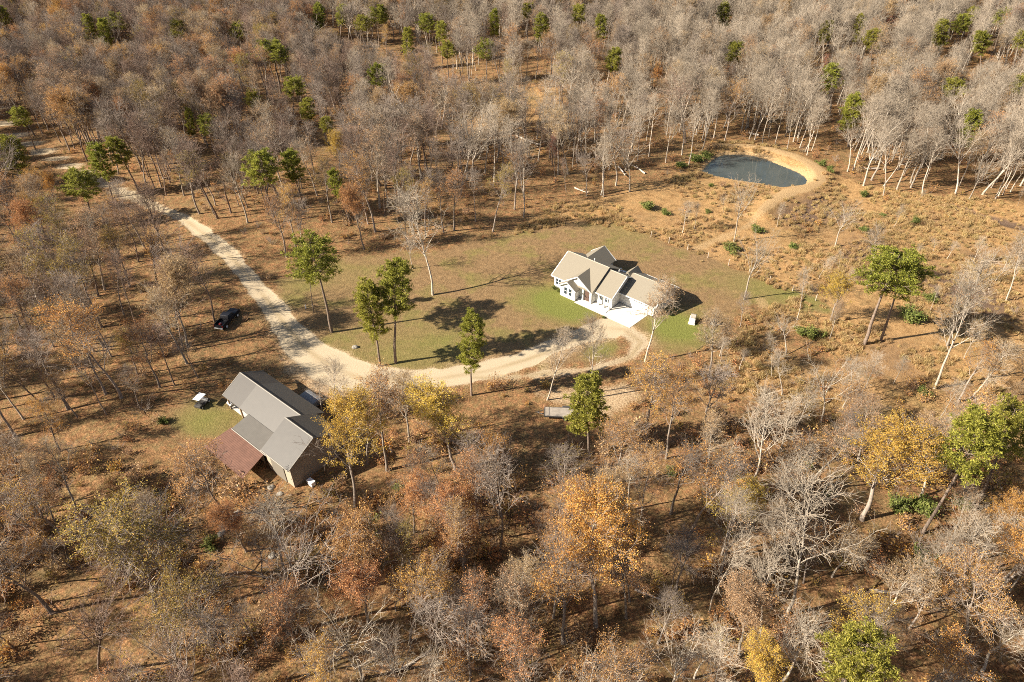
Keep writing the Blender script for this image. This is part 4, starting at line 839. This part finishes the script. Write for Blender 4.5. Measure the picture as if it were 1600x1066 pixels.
M['black_paint'] = flat('black_paint', (0.013, 0.013, 0.016), 0.45, 0.1, 3, 0.3)
M['white_paint'] = flat('white_paint', (0.80, 0.79, 0.76), 0.4, 0.03, 3, 0.5)
M['seat_vinyl'] = flat('seat_vinyl', (0.05, 0.045, 0.04), 0.6, 0.1)
M['red_lamp'] = flat('red_lamp', (0.35, 0.02, 0.02), 0.3, 0.1)
M['lamp_lens'] = flat('lamp_lens', (0.7, 0.7, 0.68), 0.1, 0.02, 3, 0.6)
M['red_paint'] = flat('red_paint', (0.30, 0.04, 0.03), 0.5, 0.1)
M['stone'] = flat('stone', (0.27, 0.24, 0.195), 0.95, 0.25, 3.0, 0.1)
M['dead_wood'] = flat('dead_wood', (0.45, 0.37, 0.29), 0.95, 0.25, 3.0, 0.1)
M['white_stone'] = flat('white_stone', (0.74, 0.71, 0.63), 0.9, 0.08, 4.0, 0.1)
M['grey_paint'] = flat('grey_paint', (0.20, 0.20, 0.20), 0.5, 0.15, 4.0, 0.3)

# ------------------------------------------------------------------ the house
def gable_roof(mb, axis, c, half, a, b, ze, zr, t=0.22):
    """two roof slabs; axis 'u': ridge along u at v=c from u=a to b, axis 'v': ridge along v at u=c"""
    for sgn in (-1, 1):
        if axis == 'u': p = [(a, c + sgn * half, ze), (b, c + sgn * half, ze), (b, c, zr), (a, c, zr)]
        else: p = [(c + sgn * half, a, ze), (c + sgn * half, b, ze), (c, b, zr), (c, a, zr)]
        mb.slab(p, t)
    return mb
def gable_body(mb, axis, c, half, a, b, z0, ze, zr):
    prof = [(c - half, z0), (c + half, z0), (c + half, ze), (c, zr), (c - half, ze)]
    return mb.prism(prof, 'x' if axis == 'u' else 'y', a, b)
house = empty('house', (HO[0], HO[1], 0), HA, 'white sided ranch house with tan shingle gables and a garage, on the lawn', 'house')
# walls (each body keeps below its roof slabs)
mb = MB()
gable_body(mb, 'u', 6.5, 4.8, -2.95, 6.25, 0, 2.75, 5.35); mb.build('wall', M['siding'], house)
mb = MB(); gable_body(mb, 'u', 6.6, 3.9, 6.27, 9.95, 0, 2.75, 5.0); mb.build('wall', M['siding'], house)
mb = MB(); gable_body(mb, 'u', 9.35, 3.9, 9.97, 17.4, 0, 2.5, 4.5); gw = mb.build('garage_wall', M['siding'], house)
mb = MB(); gable_body(mb, 'v', 1.45, 1.75, 0.12, 1.72, 0, 2.45, 3.5); mb.build('front_room_wall', M['siding'], house)
mb = MB(); mb.prism([(-0.05, 2.62), (5.85, 2.62), (2.9, 4.72)], 'y', 1.35, 1.55); mb.build('porch_gable', M['siding'], house)
mb = MB(); gable_body(mb, 'v', 0.2, 2.6, 11.25, 13.7, 0, 2.6, 4.55); mb.build('rear_room_wall', M['siding'], house)
mb = MB(); gable_body(mb, 'v', 8.9, 1.4, 10.45, 12.6, 0, 2.5, 3.85); mb.build('rear_porch_wall', M['siding'], house)
# roofs
def roof(name, fn, cap=None):
    r_ = MB(); fn(r_); o = r_.build(name, M['shingle'], house)
    if cap: c_ = MB(); c_.tube(cap[0], cap[1], 0.09, n=6); c_.build('ridge_cap', M['shingle_cap'], o)
    return o
roof('main_roof', lambda q: gable_roof(q, 'u', 6.5, 5.35, -3.3, 6.42, 2.85, 5.85), ((-3.3, 6.5, 5.83), (6.42, 6.5, 5.83)))
roof('middle_roof', lambda q: gable_roof(q, 'u', 6.6, 4.75, 6.44, 10.3, 2.75, 5.42), ((6.44, 6.6, 5.4), (10.3, 6.6, 5.4)))
roof('garage_roof', lambda q: gable_roof(q, 'u', 9.35, 4.4, 9.99, 17.85, 2.5, 4.8), ((10.3, 9.35, 4.78), (17.85, 9.35, 4.78)))
roof('porch_roof', lambda q: gable_roof(q, 'v', 2.9, 3.25, 1.05, 5.6, 2.78, 5.05), None)
roof('front_room_roof', lambda q: gable_roof(q, 'v', 1.45, 2.05, -0.2, 1.3, 2.42, 3.82), None)
roof('rear_room_roof', lambda q: gable_roof(q, 'v', 0.2, 3.0, 8.2, 14.1, 2.7, 4.95), None)
roof('rear_porch_roof', lambda q: gable_roof(q, 'v', 8.9, 1.7, 9.4, 12.95, 2.6, 4.3), None)
# white fascia along the eaves and rakes
def fascia(pts):
    f_ = MB()
    for p, q in zip(pts, pts[1:]):
        f_.tube(p, q, 0.11, n=4)
    f_.build('fascia', M['trim'], house)
fascia([(-3.33, 1.1, 2.75), (-0.4, 1.1, 2.75)]); fascia([(-3.36, 1.15, 2.75), (-3.36, 6.5, 5.72), (-3.36, 11.85, 2.75)])
fascia([(-0.38, 1.0, 2.66), (2.9, 1.0, 4.92), (6.15, 1.0, 2.66)]); fascia([(-0.62, -0.24, 2.3), (1.45, -0.24, 3.7), (3.52, -0.24, 2.3)])
fascia([(6.5, 1.8, 2.64), (10.32, 1.8, 2.64)]); fascia([(10.0, 4.9, 2.4), (17.9, 4.9, 2.4), (17.9, 9.35, 4.68), (17.9, 13.8, 2.4), (9.99, 13.8, 2.4)])
fascia([(10.34, 1.85, 2.64), (10.34, 6.6, 5.3), (10.34, 11.3, 2.64)]); fascia([(-2.85, 14.14, 2.6), (0.2, 14.14, 4.84), (3.25, 14.14, 2.6)])
# windows: frame with a pane set in it; n is the side the wall faces
def window(u, v, z, w_, h, face='front', mull=1):
    fr = MB(); pn = MB(); t = 0.1
    def bx(mbx, a0, a1, b0, b1, d0, d1):
        if face == 'front': mbx.box((a0, v - d1, b0), (a1, v - d0, b1))
        else: mbx.box((u + d0, a0, b0), (u + d1, a1, b1))
    c = u if face == 'front' else v
    bx(fr, c - w_ / 2 - t, c + w_ / 2 + t, z - t, z, 0.003, .07); bx(fr, c - w_ / 2 - t, c + w_ / 2 + t, z + h, z + h + t, 0.003, .07)
    for k in range(mull + 2):
        x = c - w_ / 2 + w_ * k / (mull + 1); bx(fr, x - t / 2, x + t / 2, z, z + h, 0.003, .066)
    bx(fr, c - w_ / 2, c + w_ / 2, z + h / 2 - .03, z + h / 2 + .03, 0.003, .06)
    bx(pn, c - w_ / 2, c + w_ / 2, z, z + h, 0.002, .03)
    f_ = fr.build('window', M['trim'], house); pn.build('pane', M['glass'], f_); return f_
window(-1.9, 1.7, 0.9, 1.3, 1.3); window(1.0, 0.12, 0.8, .75, 1.5, mull=0); window(2.1, 0.12, 0.8, .75, 1.5, mull=0)
window(7.2, 2.7, 0.9, 1.1, 1.4); window(8.95, 2.7, 0.9, 1.1, 1.4)
window(17.4, 8.0, 1.0, .9, 1.1, 'side'); window(17.4, 10.6, 1.0, .9, 1.1, 'side')
d = MB(); d.box((4.4, 1.60, 0.12), (5.4, 1.69, 2.2)); dr = d.build('door', M['door_paint'], house)
d = MB(); d.tube((5.25, 1.58, 1.1), (5.25, 1.5, 1.1), .05); d.build('handle', M['steel'], dr)
# porch: floor, posts
d = MB(); d.box((3.25, 0.75, 0), (10.0, 1.69, 0.12)); d.box((6.3, 1.69, 0), (10.0, 2.69, 0.12)); d.build('porch_floor', M['concrete'], house)
for pu, pv in ((4.15, 1.45), (6.0, 1.45), (7.4, 1.95), (8.7, 1.95), (9.85, 1.95)):
    d = MB(); d.box((pu - .12, pv - .12, 0.12), (pu + .12, pv + .12, 2.55)); d.box((pu - .18, pv - .18, 0.12), (pu + .18, pv + .18, .4)); d.box((pu - .17, pv - .17, 2.4), (pu + .17, pv + .17, 2.58)); d.build('porch_post', M['trim'], house)
# garage door, panelled
d = MB()
for k in range(4): d.box((11.4, 5.36, 0.05 + k * .55), (16.2, 5.44, 0.57 + k * .55))
gd = d.build('garage_door', M['trim'], house, .02)
d = MB()
for k in range(4): d.box((11.7 + k * 1.15, 5.33, 1.78), (12.55 + k * 1.15, 5.358, 2.12))
d.build('pane', M['glass'], gd)
for cu, cv, cz, hh in ((2.0, 8.0, 4.9, .55), (7.6, 8.2, 4.6, .45)):
    d = MB(); d.tube((cu, cv, cz), (cu, cv, cz + hh), .09); d.build('vent_pipe', M['trim'], house)
# pavings in front of it
d = MB(); d.box((3.4, -0.25, -0.2), (10.05, 0.74, 0.03)); tag(d.build('sidewalk', M['concrete']), kind='structure')
bpy.data.objects['sidewalk'].location = (HO[0], HO[1], 0); bpy.data.objects['sidewalk'].rotation_euler = (0, 0, HA)
d = MB(); d.quad((10.07, -0.35, .045), (15.95, -0.35, .045), (16.4, 5.35, .045), (10.07, 5.35, .045)); d.v += [(p[0], p[1], -.2) for p in d.v[:4]]; d.f += [(0, 1, 5, 4), (1, 2, 6, 5), (2, 3, 7, 6), (3, 0, 4, 7)]
tag(d.build('concrete_driveway', M['concrete']), kind='structure'); o = bpy.data.objects['concrete_driveway']; o.location = (HO[0], HO[1], 0); o.rotation_euler = (0, 0, HA)
d = MB(); d.box((3.4, 11.4, -.2), (7.0, 15.6, .1)); o = tag(d.build('patio', M['concrete']), kind='structure'); o.location = (HO[0], HO[1], 0); o.rotation_euler = (0, 0, HA)
# patio table and chairs behind the house
def hp(u, v): return frame(HO, HA, u, v)
x, y = hp(5.3, 13.6); t = empty('patio_table', (x, y, .1), HA, 'white round patio table on the slab behind the house', 'table')
d = MB(); d.tube((0, 0, .70), (0, 0, .74), .6, n=20); d.build('table_top', M['white_paint'], t)
d = MB(); d.tube((0, 0, 0), (0, 0, .7), .05); d.tube((0, 0, 0), (0, 0, .04), .3, n=12); d.build('stem', M['white_paint'], t)
for k, (an, nm) in enumerate(((0.4, 'white patio chair on the barn side of the round table behind the house'), (2.4, 'white patio chair between the round patio table and the rear room'), (4.4, 'white patio chair on the garage side of the round table behind the house'))):
    x, y = hp(5.3 + 1.1 * math.cos(an), 13.6 + 1.1 * math.sin(an))
    c = empty('patio_chair', (x, y, .1), HA + an + math.pi / 2, nm, 'chair', 'chairs around the patio table')
    d = MB(); d.box((-.26, -.26, .40), (.26, .26, .45)); d.build('seat', M['white_paint'], c)
    d = MB(); d.slab([(-.26, -.27, .46), (.26, -.27, .46), (.26, -.38, .95), (-.26, -.38, .95)], .04); d.build('backrest', M['white_paint'], c)
    for sx in (-.23, .23):
        for sy in (-.23, .23): d = MB(); d.tube((sx, sy, 0), (sx, sy, .4), .022, n=6); d.build('leg', M['white_paint'], c)
x, y = hp(9.4, 13.9); g_ = empty('patio_bench', (x, y, 0.02), HA, 'white bench behind the small rear porch of the house', 'bench')
d = MB(); d.box((-.7, -.22, .4), (.7, .22, .46)); d.build('seat', M['white_paint'], g_)
d = MB(); d.box((-.7, .22, .46), (.7, .27, .95)); d.build('backrest', M['white_paint'], g_)
for sx in (-.6, .6): d = MB(); d.box((sx - .04, -.2, 0), (sx + .04, .2, .4)); d.build('leg', M['white_paint'], g_)
# shrubs round the house
for px, py, hh, lb in ((866.5, 451, .8, 'round clipped shrub at the front left corner of the house'), (873.5, 455.5, .75, 'clipped shrub between the house corner and the front room')):
    x, y = at(px, py); make_tree('cedar', x, y, hh, 1.0, (0, 0), 1.1, 0, lb)
for u_, v_, hh, lb in ((10.5, -0.9, .5, 'low shrub at the apron corner by the sidewalk'),):
    x, y = hp(u_, v_); make_tree('cedar', x, y, hh, 2.0, (0, 0), 1.2, 1, lb)

# ------------------------------------------------------------------ the barn
barn = empty('barn', (BO[0], BO[1], 0), BA, 'tan metal barn with a tall near end, lean-to and open bay on posts', 'barn')
d = MB(); gable_body(d, 'u', 4.4, 4.35, -5.75, 0.0, 0, 4.05, 6.45); d.build('tall_wall', M['barn_wall'], barn)
d = MB(); d.prism([(0.045, 0.02), (8.755, 0.02), (8.755, 4.05), (4.4, 6.43), (0.045, 4.05)], 'x', 0.003, 0.05); d.build('end_wall', M['barn_wall_end_shaded'], barn)
d = MB(); gable_body(d, 'u', 6.9, 3.3, -14.4, -5.77, 0, 2.9, 4.85); d.build('long_wall', M['barn_wall'], barn)
d = MB(); d.prism([(0.55, 0), (3.58, 0), (3.58, 2.85), (0.55, 2.35)], 'x', -14.1, -5.8); d.build('lean_to_wall', M['barn_wall'], barn)
d = MB(); gable_roof(d, 'u', 4.4, 4.75, -5.9, 0.35, 4.05, 6.7, .12); d.build('tall_roof', M['tall_roof'], barn)
d = MB(); gable_roof(d, 'u', 6.9, 3.75, -16.9, -5.97, 2.95, 5.1, .12); d.build('long_roof', M['barn_roof'], barn)
d = MB(); gable_roof(d, 'u', 6.9, 3.75, -21.4, -16.92, 2.93, 5.08, .12); d.build('bay_roof', M['barn_roof_dark'], barn)
d = MB(); d.slab([(-14.5, 0.15, 2.4), (-5.97, 0.15, 2.4), (-5.97, 3.2, 3.06), (-14.5, 3.2, 3.06)], .12); d.build('lean_to_roof', M['lean_roof'], barn)
for p, q in (((-21.4, 6.9, 5.1), (-5.97, 6.9, 5.12)), ((-5.9, 4.4, 6.72), (.35, 4.4, 6.72)), ((-14.5, .12, 2.36), (-5.97, .12, 2.36)), ((-5.95, -.36, 3.98), (.3, -.36, 3.98)), ((.38, -.35, 4.0), (.38, 4.4, 6.65)), ((.38, 4.4, 6.65), (.38, 9.15, 4.0)), ((-21.43, 3.15, 2.88), (-21.43, 6.9, 5.02)), ((-21.43, 6.9, 5.02), (-21.43, 10.65, 2.88))):
    d = MB(); d.tube(p, q, .10, n=6); d.build('trim', M['barn_trim'], barn)
for u_ in (-21.0, -17.7):
    for v_ in (3.6, 10.2): d = MB(); d.box((u_ - .11, v_ - .11, 0), (u_ + .11, v_ + .11, 2.95)); d.build('post', M['timber'], barn)
d = MB(); d.box((-4.6, -0.06, 0.05), (-1.6, -0.003 + .04, 3.0)); d.build('sliding_door', M['barn_trim'], barn)
d = MB(); d.box((-12.6, 0.49, .05), (-9.8, .56, 2.1)); d.build('opening_shade_panel', M['steel'], barn)  # solid dark panel, painted to stand for the shade inside the opening
d = MB(); d.box((-21.2, 3.7, -.15), (-14.45, 11, .03)); o = tag(d.build('barn_pad', M['concrete']), kind='structure'); o.location = (BO[0], BO[1], 0); o.rotation_euler = (0, 0, BA)
# rust red open shed in front
def bp_(u, v): return frame(BO, BA, u, v)
shed = empty('shed', (BO[0], BO[1], 0), BA, 'low open shed with a rusty red brown metal roof beside the barn', 'shed')
d = MB(); d.slab([(-14.9, -4.3, 1.95), (-5.3, -4.3, 1.95), (-6.6, 0.35, 2.28), (-14.9, 0.35, 2.28)], .08); d.build('roof', M['rust_roof'], shed)
for u_, v_ in ((-14.6, -4.1), (-10.2, -4.1), (-5.8, -4.1), (-14.6, 0.1), (-10.2, 0.1), (-7.0, 0.1)):
    d = MB(); d.box((u_ - .08, v_ - .08, 0), (u_ + .08, v_ + .08, 1.88)); d.build('post', M['timber'], shed)
d = MB(); d.box((-14.7, 0.18, 0), (-7.0, .26, 1.8)); d.build('back_wall', M['timber'], shed)
x, y = bp_(1.35, 1.9); bxo = empty('utility_box', (x, y, float(ground_z(x, y))), BA, 'small white metal box on the ground by the shaded barn end', 'box')
d = MB(); d.box((-.55, -.35, 0.05), (.55, .35, .75)); d.build('body', M['white_paint'], bxo, .03); d = MB(); d.box((-.58, -.38, .752), (.58, .38, .82)); d.build('lid', M['white_paint'], bxo, .02)
x, y = at(487, 628); b2 = empty('tarped_stack', (x, y, 0), BA, 'blue grey covered stack in the shade behind the barn', 'stack')
d = MB(); d.prism([(-1.1, 0), (1.1, 0), (1.05, 1.0), (.3, 1.25), (-.6, 1.15), (-1.05, .95)], 'x', -1.7, 1.7); d.build('cover', M['grey_paint'], b2, .1)

# ------------------------------------------------------------------ vehicles
def wheel(parent, x, y, r, wdt, rim=True):
    d = MB(); d.tube((x, y - wdt / 2, r), (x, y + wdt / 2, r), r, n=18); wl_ = d.build('wheel', M['rubber'], parent, .03)
    if rim:
        s_ = 1 if y > 0 else -1; d = MB(); d.tube((x, y + s_ * (wdt / 2 + .004), r), (x, y + s_ * (wdt / 2 + .03), r), r * .58, n=14); d.build('rim', M['rim'], wl_)
def truck():
    x0, y0 = at(343, 517); x1, y1 = at(370, 489)
    t = empty('pickup_truck', ((x0 + x1) / 2, (y0 + y1) / 2, 0), math.atan2(y1 - y0, x1 - x0), 'black pickup truck parked in the woods beside the gravel lane', 'truck')
    d = MB()
    d.prism([(-2.85, .5), (2.75, .5), (2.9, .7), (2.85, 1.1), (2.6, 1.18), (1.05, 1.22), (-.75, 1.22), (-.75, .82), (-2.85, .82)], 'y', -.92, .92); d.build('body', M['black_paint'], t, .06)
    d = MB(); d.prism([(-.85, 1.223), (1.2, 1.223), (.55, 1.86), (-.65, 1.88)], 'y', -.8, .8); cb = d.build('cab', M['black_paint'], t, .06)
    d = MB(); d.slab([(1.20, -.68, 1.30), (1.20, .68, 1.30), (.62, .62, 1.84), (.62, -.62, 1.84)], .02); d.build('windshield', M['glass'], cb)
    for s_ in (-1, 1): d = MB(); d.prism([(-.55, 1.32), (.85, 1.32), (.45, 1.76), (-.5, 1.78)], 'y', s_ * .803, s_ * .815); d.build('side_window', M['glass'], cb)
    for s_ in (-1, 1):
        d = MB(); d.box((-2.85, min(s_ * .92, s_ * .8), .822), (-.78, max(s_ * .92, s_ * .8), 1.25)); d.build('bed_side', M['black_paint'], t, .03)
        d = MB(); d.box((2.84, s_ * .82 - .12, .8), (2.9, s_ * .82 + .12, 1.02)); d.build('headlight', M['lamp_lens'], t)
        d = MB(); d.box((-2.90, s_ * .86 - .05, .85), (-2.855, s_ * .86 + .05, 1.2)); d.build('tail_light', M['red_lamp'], t)
    d = MB(); d.box((-2.85, -.795, .822), (-2.76, .795, 1.22)); d.build('tailgate', M['black_paint'], t, .02)
    d = MB(); d.box((-3.0, -.85, .45), (-2.87, .85, .62)); d.build('bumper', M['rim'], t, .03)
    for wx in (-1.85, 1.75):
        for wy in (-.85, .85): wheel(t, wx, wy, .4, .28)
    c, s_ = math.cos(t.rotation_euler.z), math.sin(t.rotation_euler.z)
    bxn = empty('fuel_can', (t.location.x - 2.2 * c, t.location.y - 2.2 * s_, .825), t.rotation_euler.z, 'red container lying in the open bed of the black pickup', 'container')
    d = MB(); d.box((-.25, -.2, 0), (.25, .2, .35)); d.build('body', M['red_paint'], bxn, .05); d = MB(); d.tube((.1, 0, .35), (.1, 0, .45), .05); d.build('cap', M['white_paint'], bxn)
truck()
def cart():
    x, y = at(317, 633); t = empty('golf_cart', (x, y, 0), math.radians(72), 'small white roofed golf cart on the grass left of the barn', 'cart')
    d = MB(); d.prism([(-1.15, .3), (1.2, .3), (1.25, .55), (.95, .8), (.55, .5), (-.2, .48), (-.25, .72), (-1.15, .75)], 'y', -.58, .58); d.build('body', M['steel'], t, .05)
    d = MB(); d.box((-.65, -.52, .76), (-.1, .52, .88)); d.build('seat', M['seat_vinyl'], t, .04)
    d = MB(); d.slab([(-.62, -.52, .9), (-.62, .52, .9), (-.78, .52, 1.3), (-.78, -.52, 1.3)], .08); d.build('backrest', M['seat_vinyl'], t)
    d = MB(); d.box((-.95, -.62, 1.84), (.75, .62, 1.92)); d.build('canopy', M['white_paint'], t, .04)
    for sx, tx in ((-.8, -.85), (.95, .6)):
        for sy in (-.52, .52): d = MB(); d.tube((sx, sy, .7), (tx, sy, 1.85), .025, n=6); d.build('canopy_post', M['steel'], t)
    d = MB(); d.tube((.7, -.25, .7), (.45, -.25, 1.02), .03); d.tube((.44, -.25, 1.0), (.46, -.25, 1.03), .18, n=14); d.build('steering_wheel', M['steel'], t)
    for wx in (-.8, .85):
        for wy in (-.5, .5): wheel(t, wx, wy, .24, .2)
cart()
x, y = at(362, 637); gr = empty('barrel_grill', (x, y, 0), BA, 'small dark barrel grill with a pale lid by the open barn bay', 'grill')
d = MB(); d.tube((-.5, 0, .8), (.5, 0, .8), .32, n=16); d.build('body', M['steel'], gr)
d = MB(); d.prism([(.34 * math.cos(a_), .8 + .34 * math.sin(a_)) for a_ in np.linspace(0.1, math.pi - .1, 9)], 'x', -.52, .52); d.build('lid', M['rim'], gr)
for sx in (-.42, .42):
    for sy in (-.25, .25): d = MB(); d.tube((sx, sy, 0), (sx, sy * .6, .7), .03, n=6); d.build('leg', M['steel'], gr)
def trailer():
    x0, y0 = at(851, 648); x1, y1 = at(908, 650)
    t = empty('flatbed_trailer', ((x0 + x1) / 2, (y0 + y1) / 2, 0), math.atan2(y1 - y0, x1 - x0), 'grey boarded flatbed trailer parked under the pale green pine', 'trailer')
    ln = math.hypot(x1 - x0, y1 - y0)
    d = MB(); d.box((-ln / 2, -1.0, .62), (ln / 2, 1.0, .68)); d.build('deck', M['grey_timber'], t)
    d = MB(); d.box((-ln / 2 - .05, -1.08, .5), (ln / 2 + .05, -1.003, .72)); d.box((-ln / 2 - .05, 1.003, .5), (ln / 2 + .05, 1.08, .72)); d.box((-ln / 2 - .08, -1.0, .5), (-ln / 2 - .004, 1.0, .74)); d.box((ln / 2 + .004, -1.0, .5), (ln / 2 + .08, 1.0, .74)); d.build('frame', M['steel'], t)
    d = MB()
    for sy in (-1.04, 1.04): d.tube((-ln / 2, sy, .72), (-ln / 2, sy, 1.15), .03, n=6)
    d.tube((-ln / 2, -1.04, 1.13), (-ln / 2, 1.04, 1.13), .03, n=6); d.build('headboard', M['steel'], t)
    d = MB(); d.tube((-ln / 2, -.6, .55), (-ln / 2 - 1.2, 0, .5), .05, n=6); d.tube((-ln / 2, .6, .55), (-ln / 2 - 1.2, 0, .5), .05, n=6); d.tube((-ln / 2 - 1.0, 0, .5), (-ln / 2 - 1.45, 0, .5), .07, n=8); d.build('hitch', M['steel'], t)
    d = MB(); d.tube((-ln / 2 - 1.0, 0, 0), (-ln / 2 - 1.0, 0, .8), .04, n=8); d.build('jack', M['steel'], t)
    for sy in (-1.22, 1.22):
        wheel(t, .35, sy, .36, .2); wheel(t, 1.15, sy, .36, .2)
        d = MB(); s_ = 1 if sy > 0 else -1; d.prism([(-.15, .6), (0, .82), (1.5, .82), (1.65, .6)], 'y', min(sy - .13, sy + .13), max(sy - .13, sy + .13)); d.build('fender', M['steel'], t, .02)
trailer()

# ------------------------------------------------------------------ yard things
def pillar(px, py, w_, h, cap, label):
    x, y = at(px, py); p = empty('stone_pillar', (x, y, 0), HA + .3, label, 'pillar')
    d = MB(); d.box((-w_ / 2, -w_ / 2, 0), (w_ / 2, w_ / 2, h)); d.box((-w_ / 2 - .08, -w_ / 2 - .08, 0), (w_ / 2 + .08, w_ / 2 + .08, .18)); d.build('shaft', M['white_stone'], p, .03)
    d = MB()
    if cap == 'lump': d.prism([(-w_ * .45, h + .003), (w_ * .6, h + .003), (w_ * .55, h + .4), (w_ * .1, h + .62), (-w_ * .35, h + .35)], 'x', -w_ * .4, w_ * .5)
    else: d.box((-w_ / 2 - .1, -w_ / 2 - .1, h + .003), (w_ / 2 + .1, w_ / 2 + .1, h + .15))
    d.build('cap', M['stone'], p, .06)
pillar(1081, 505, 1.05, 1.35, 'lump', 'taller white masonry pillar with a grey cap, right of the house'); pillar(1114, 507, .8, .8, 'flat', 'shorter white masonry pillar beyond the brown plants right of the house')
for k, (px, py, hh, lb) in enumerate(((1091, 504, .9, 'brown plant next to the taller white pillar'), (1098, 505, .8, 'brown plant midway between the two white pillars'), (1106, 504, .9, 'brown plant next to the shorter white pillar'))):
    x, y = at(px, py); e = empty('dry_shrub', (x, y, 0), k * 1.3, lb, 'shrub', 'brown plants between the white pillars'); e.scale = (hh, hh, hh)
    st, _, lv = bush(600 + k, 1.1, 1.4, 420, .18, 10); add_obj('stem', mesh_np('dry_stem', *st, [M['twig_brown']]), e); add_obj('foliage', mesh_np('dry_foliage', *lv, [M['leaf_tan']]), e)
def rock(px, py, r_, m_, name, label, cat, seed=0, sq=.7, group=None):
    import bmesh
    x, y = at(px, py); rr = np.random.default_rng(seed); bm = bmesh.new(); bmesh.ops.create_icosphere(bm, subdivisions=3, radius=r_)
    off = rr.random(3) * 9
    for v in bm.verts:
        n_ = math.sin(v.co.x * 3 / r_ + off[0]) * .1 + math.sin(v.co.y * 4 / r_ + off[1]) * .08 + math.sin((v.co.x + v.co.z) * 6 / r_ + off[2]) * .06
        v.co *= 1 + n_; v.co.z = max(v.co.z * sq, -.15 * r_)
    me = bpy.data.meshes.new(name); bm.to_mesh(me); bm.free(); me.materials.append(m_)
    o = add_obj(name, me); o.location = (x, y, float(ground_z(x, y)) + .1 * r_); return tag(o, label, cat, group)
rock(555, 543, .5, M['stone'], 'boulder', 'grey boulder on the lawn just left of the lawn pines', 'boulder', 1, .8)
for k, (px, py, r_, lb) in enumerate(((352, 824, .95, 'largest flat grey stone of the heap below the shed'), (363, 812, .8, 'upper flat grey stone of the heap below the shed'), (371, 803, .6, 'small grey stone at the top of the heap below the shed'), (345, 834, .5, 'small stone at the foot of the heap below the shed'), (425, 868, .5, 'lone grey stone behind the bare vase shaped tree'), (423, 762, .5, 'stone by the wall corner of the barn'), (437, 772, .4, 'smaller stone in front of the barn corner'))):
    rock(px, py, r_, M['stone'], 'rock', lb, 'stone', 10 + k, .45)
def log(ax, ay, bx_, by_, r_, label, forks=2, seed=0):
    x0, y0 = at(ax, ay); x1, y1 = at(bx_, by_); rr = np.random.default_rng(seed)
    e = empty('fallen_log', (x0, y0, float(ground_z(x0, y0))), math.atan2(y1 - y0, x1 - x0), label, 'log'); ln = math.hypot(x1 - x0, y1 - y0)
    P = grow(rr, np.array([[0, 0, r_ * .8]]), np.array([[1.0, 0, 0.02]]), [ln], 8, .05, 0.0); v, q = tubes(P, np.linspace(r_, r_ * .4, 9)[None], 8)
    add_obj('trunk', mesh_np('log_trunk', v, q, [M['dead_wood']], smooth=True), e)
    S, D, pr, t = kids(rr, P, np.linspace(r_, r_ * .4, 9)[None], forks, .4, .95, .5, .9); D[:, 2] = np.abs(D[:, 2]) * .6
    P1 = grow(rr, S, D, ln * .3 * rr.uniform(.6, 1.2, len(S)), 5, .15, 0.02); add_obj('branch', mesh_np('log_branch', *tubes(P1, taper(pr * .6, 5, .3), 6), [M['dead_wood']], smooth=True), e)
for k, a_ in enumerate(((1185, 213, 1162, 209, .35, 'pale fallen log lying on the ground behind the pond'), (1372, 266, 1348, 267, .35, 'pale fallen log in the clearing right of the pond'), (807, 214, 840, 236, .3, 'long fallen trunk in the open glade behind the house'), (740, 214, 722, 236, .28, 'dark fallen limb at the left side of the glade'), (966, 262, 980, 278, .25, 'fallen trunk among whitish trees left of the pond'), (1008, 273, 985, 258, .25, 'fallen trunk crossing another left of the pond'), (898, 294, 918, 304, .22, 'short fallen log at the meadow rim behind the house'),
        (628, 1045, 690, 1005, .2, 'crooked fallen limb near the stout bare tree'), (1355, 930, 1430, 925, .22, 'pale fallen trunk in the lower right woods'), (990, 930, 1050, 955, .18, 'dead bough lying right of the large orange gold oak'))):
    log(*a_, forks=3, seed=k)
# small white marker posts on the lawn by the lane pines
for px, py, lb in ((489, 480, 'short white post on the grass by the slim pine'), (478, 482, 'white stub at the lane side of the short white post')):
    x, y = at(px, py); o = MB(); o.box((-.08, -.08, 0), (.08, .08, .7)); o.prism([(-.1, .703), (.1, .703), (0, .85)], 'y', -.1, .1); oo = o.build('marker_post', M['white_paint']); oo.location = (x, y, 0); tag(oo, lb, 'post')
# wire fence along the far side of the lawn
fp = [(1017, 371), (1045, 380), (1074, 391), (1106, 403), (1138, 415), (1170, 428), (1202, 441), (1238, 455), (1274, 470)]
fw = [at(*p) for p in fp]
fen = empty('wire_fence', (*fw[0], 0), 0, 'wire fence with wooden posts between the lawn and the tan meadow', 'fence')
for x, y in fw:
    d = MB(); d.tube((x - fw[0][0], y - fw[0][1], -.2), (x - fw[0][0], y - fw[0][1], 1.45), .08, .07, 7); d.build('post', M['dead_wood'], fen)
for z in (.45, .85, 1.25):
    d = MB()
    for (x, y), (x2, y2) in zip(fw, fw[1:]): d.tube((x - fw[0][0], y - fw[0][1], z), (x2 - fw[0][0], y2 - fw[0][1], z), .006, n=4)
    d.build('wire', M['steel'], fen)
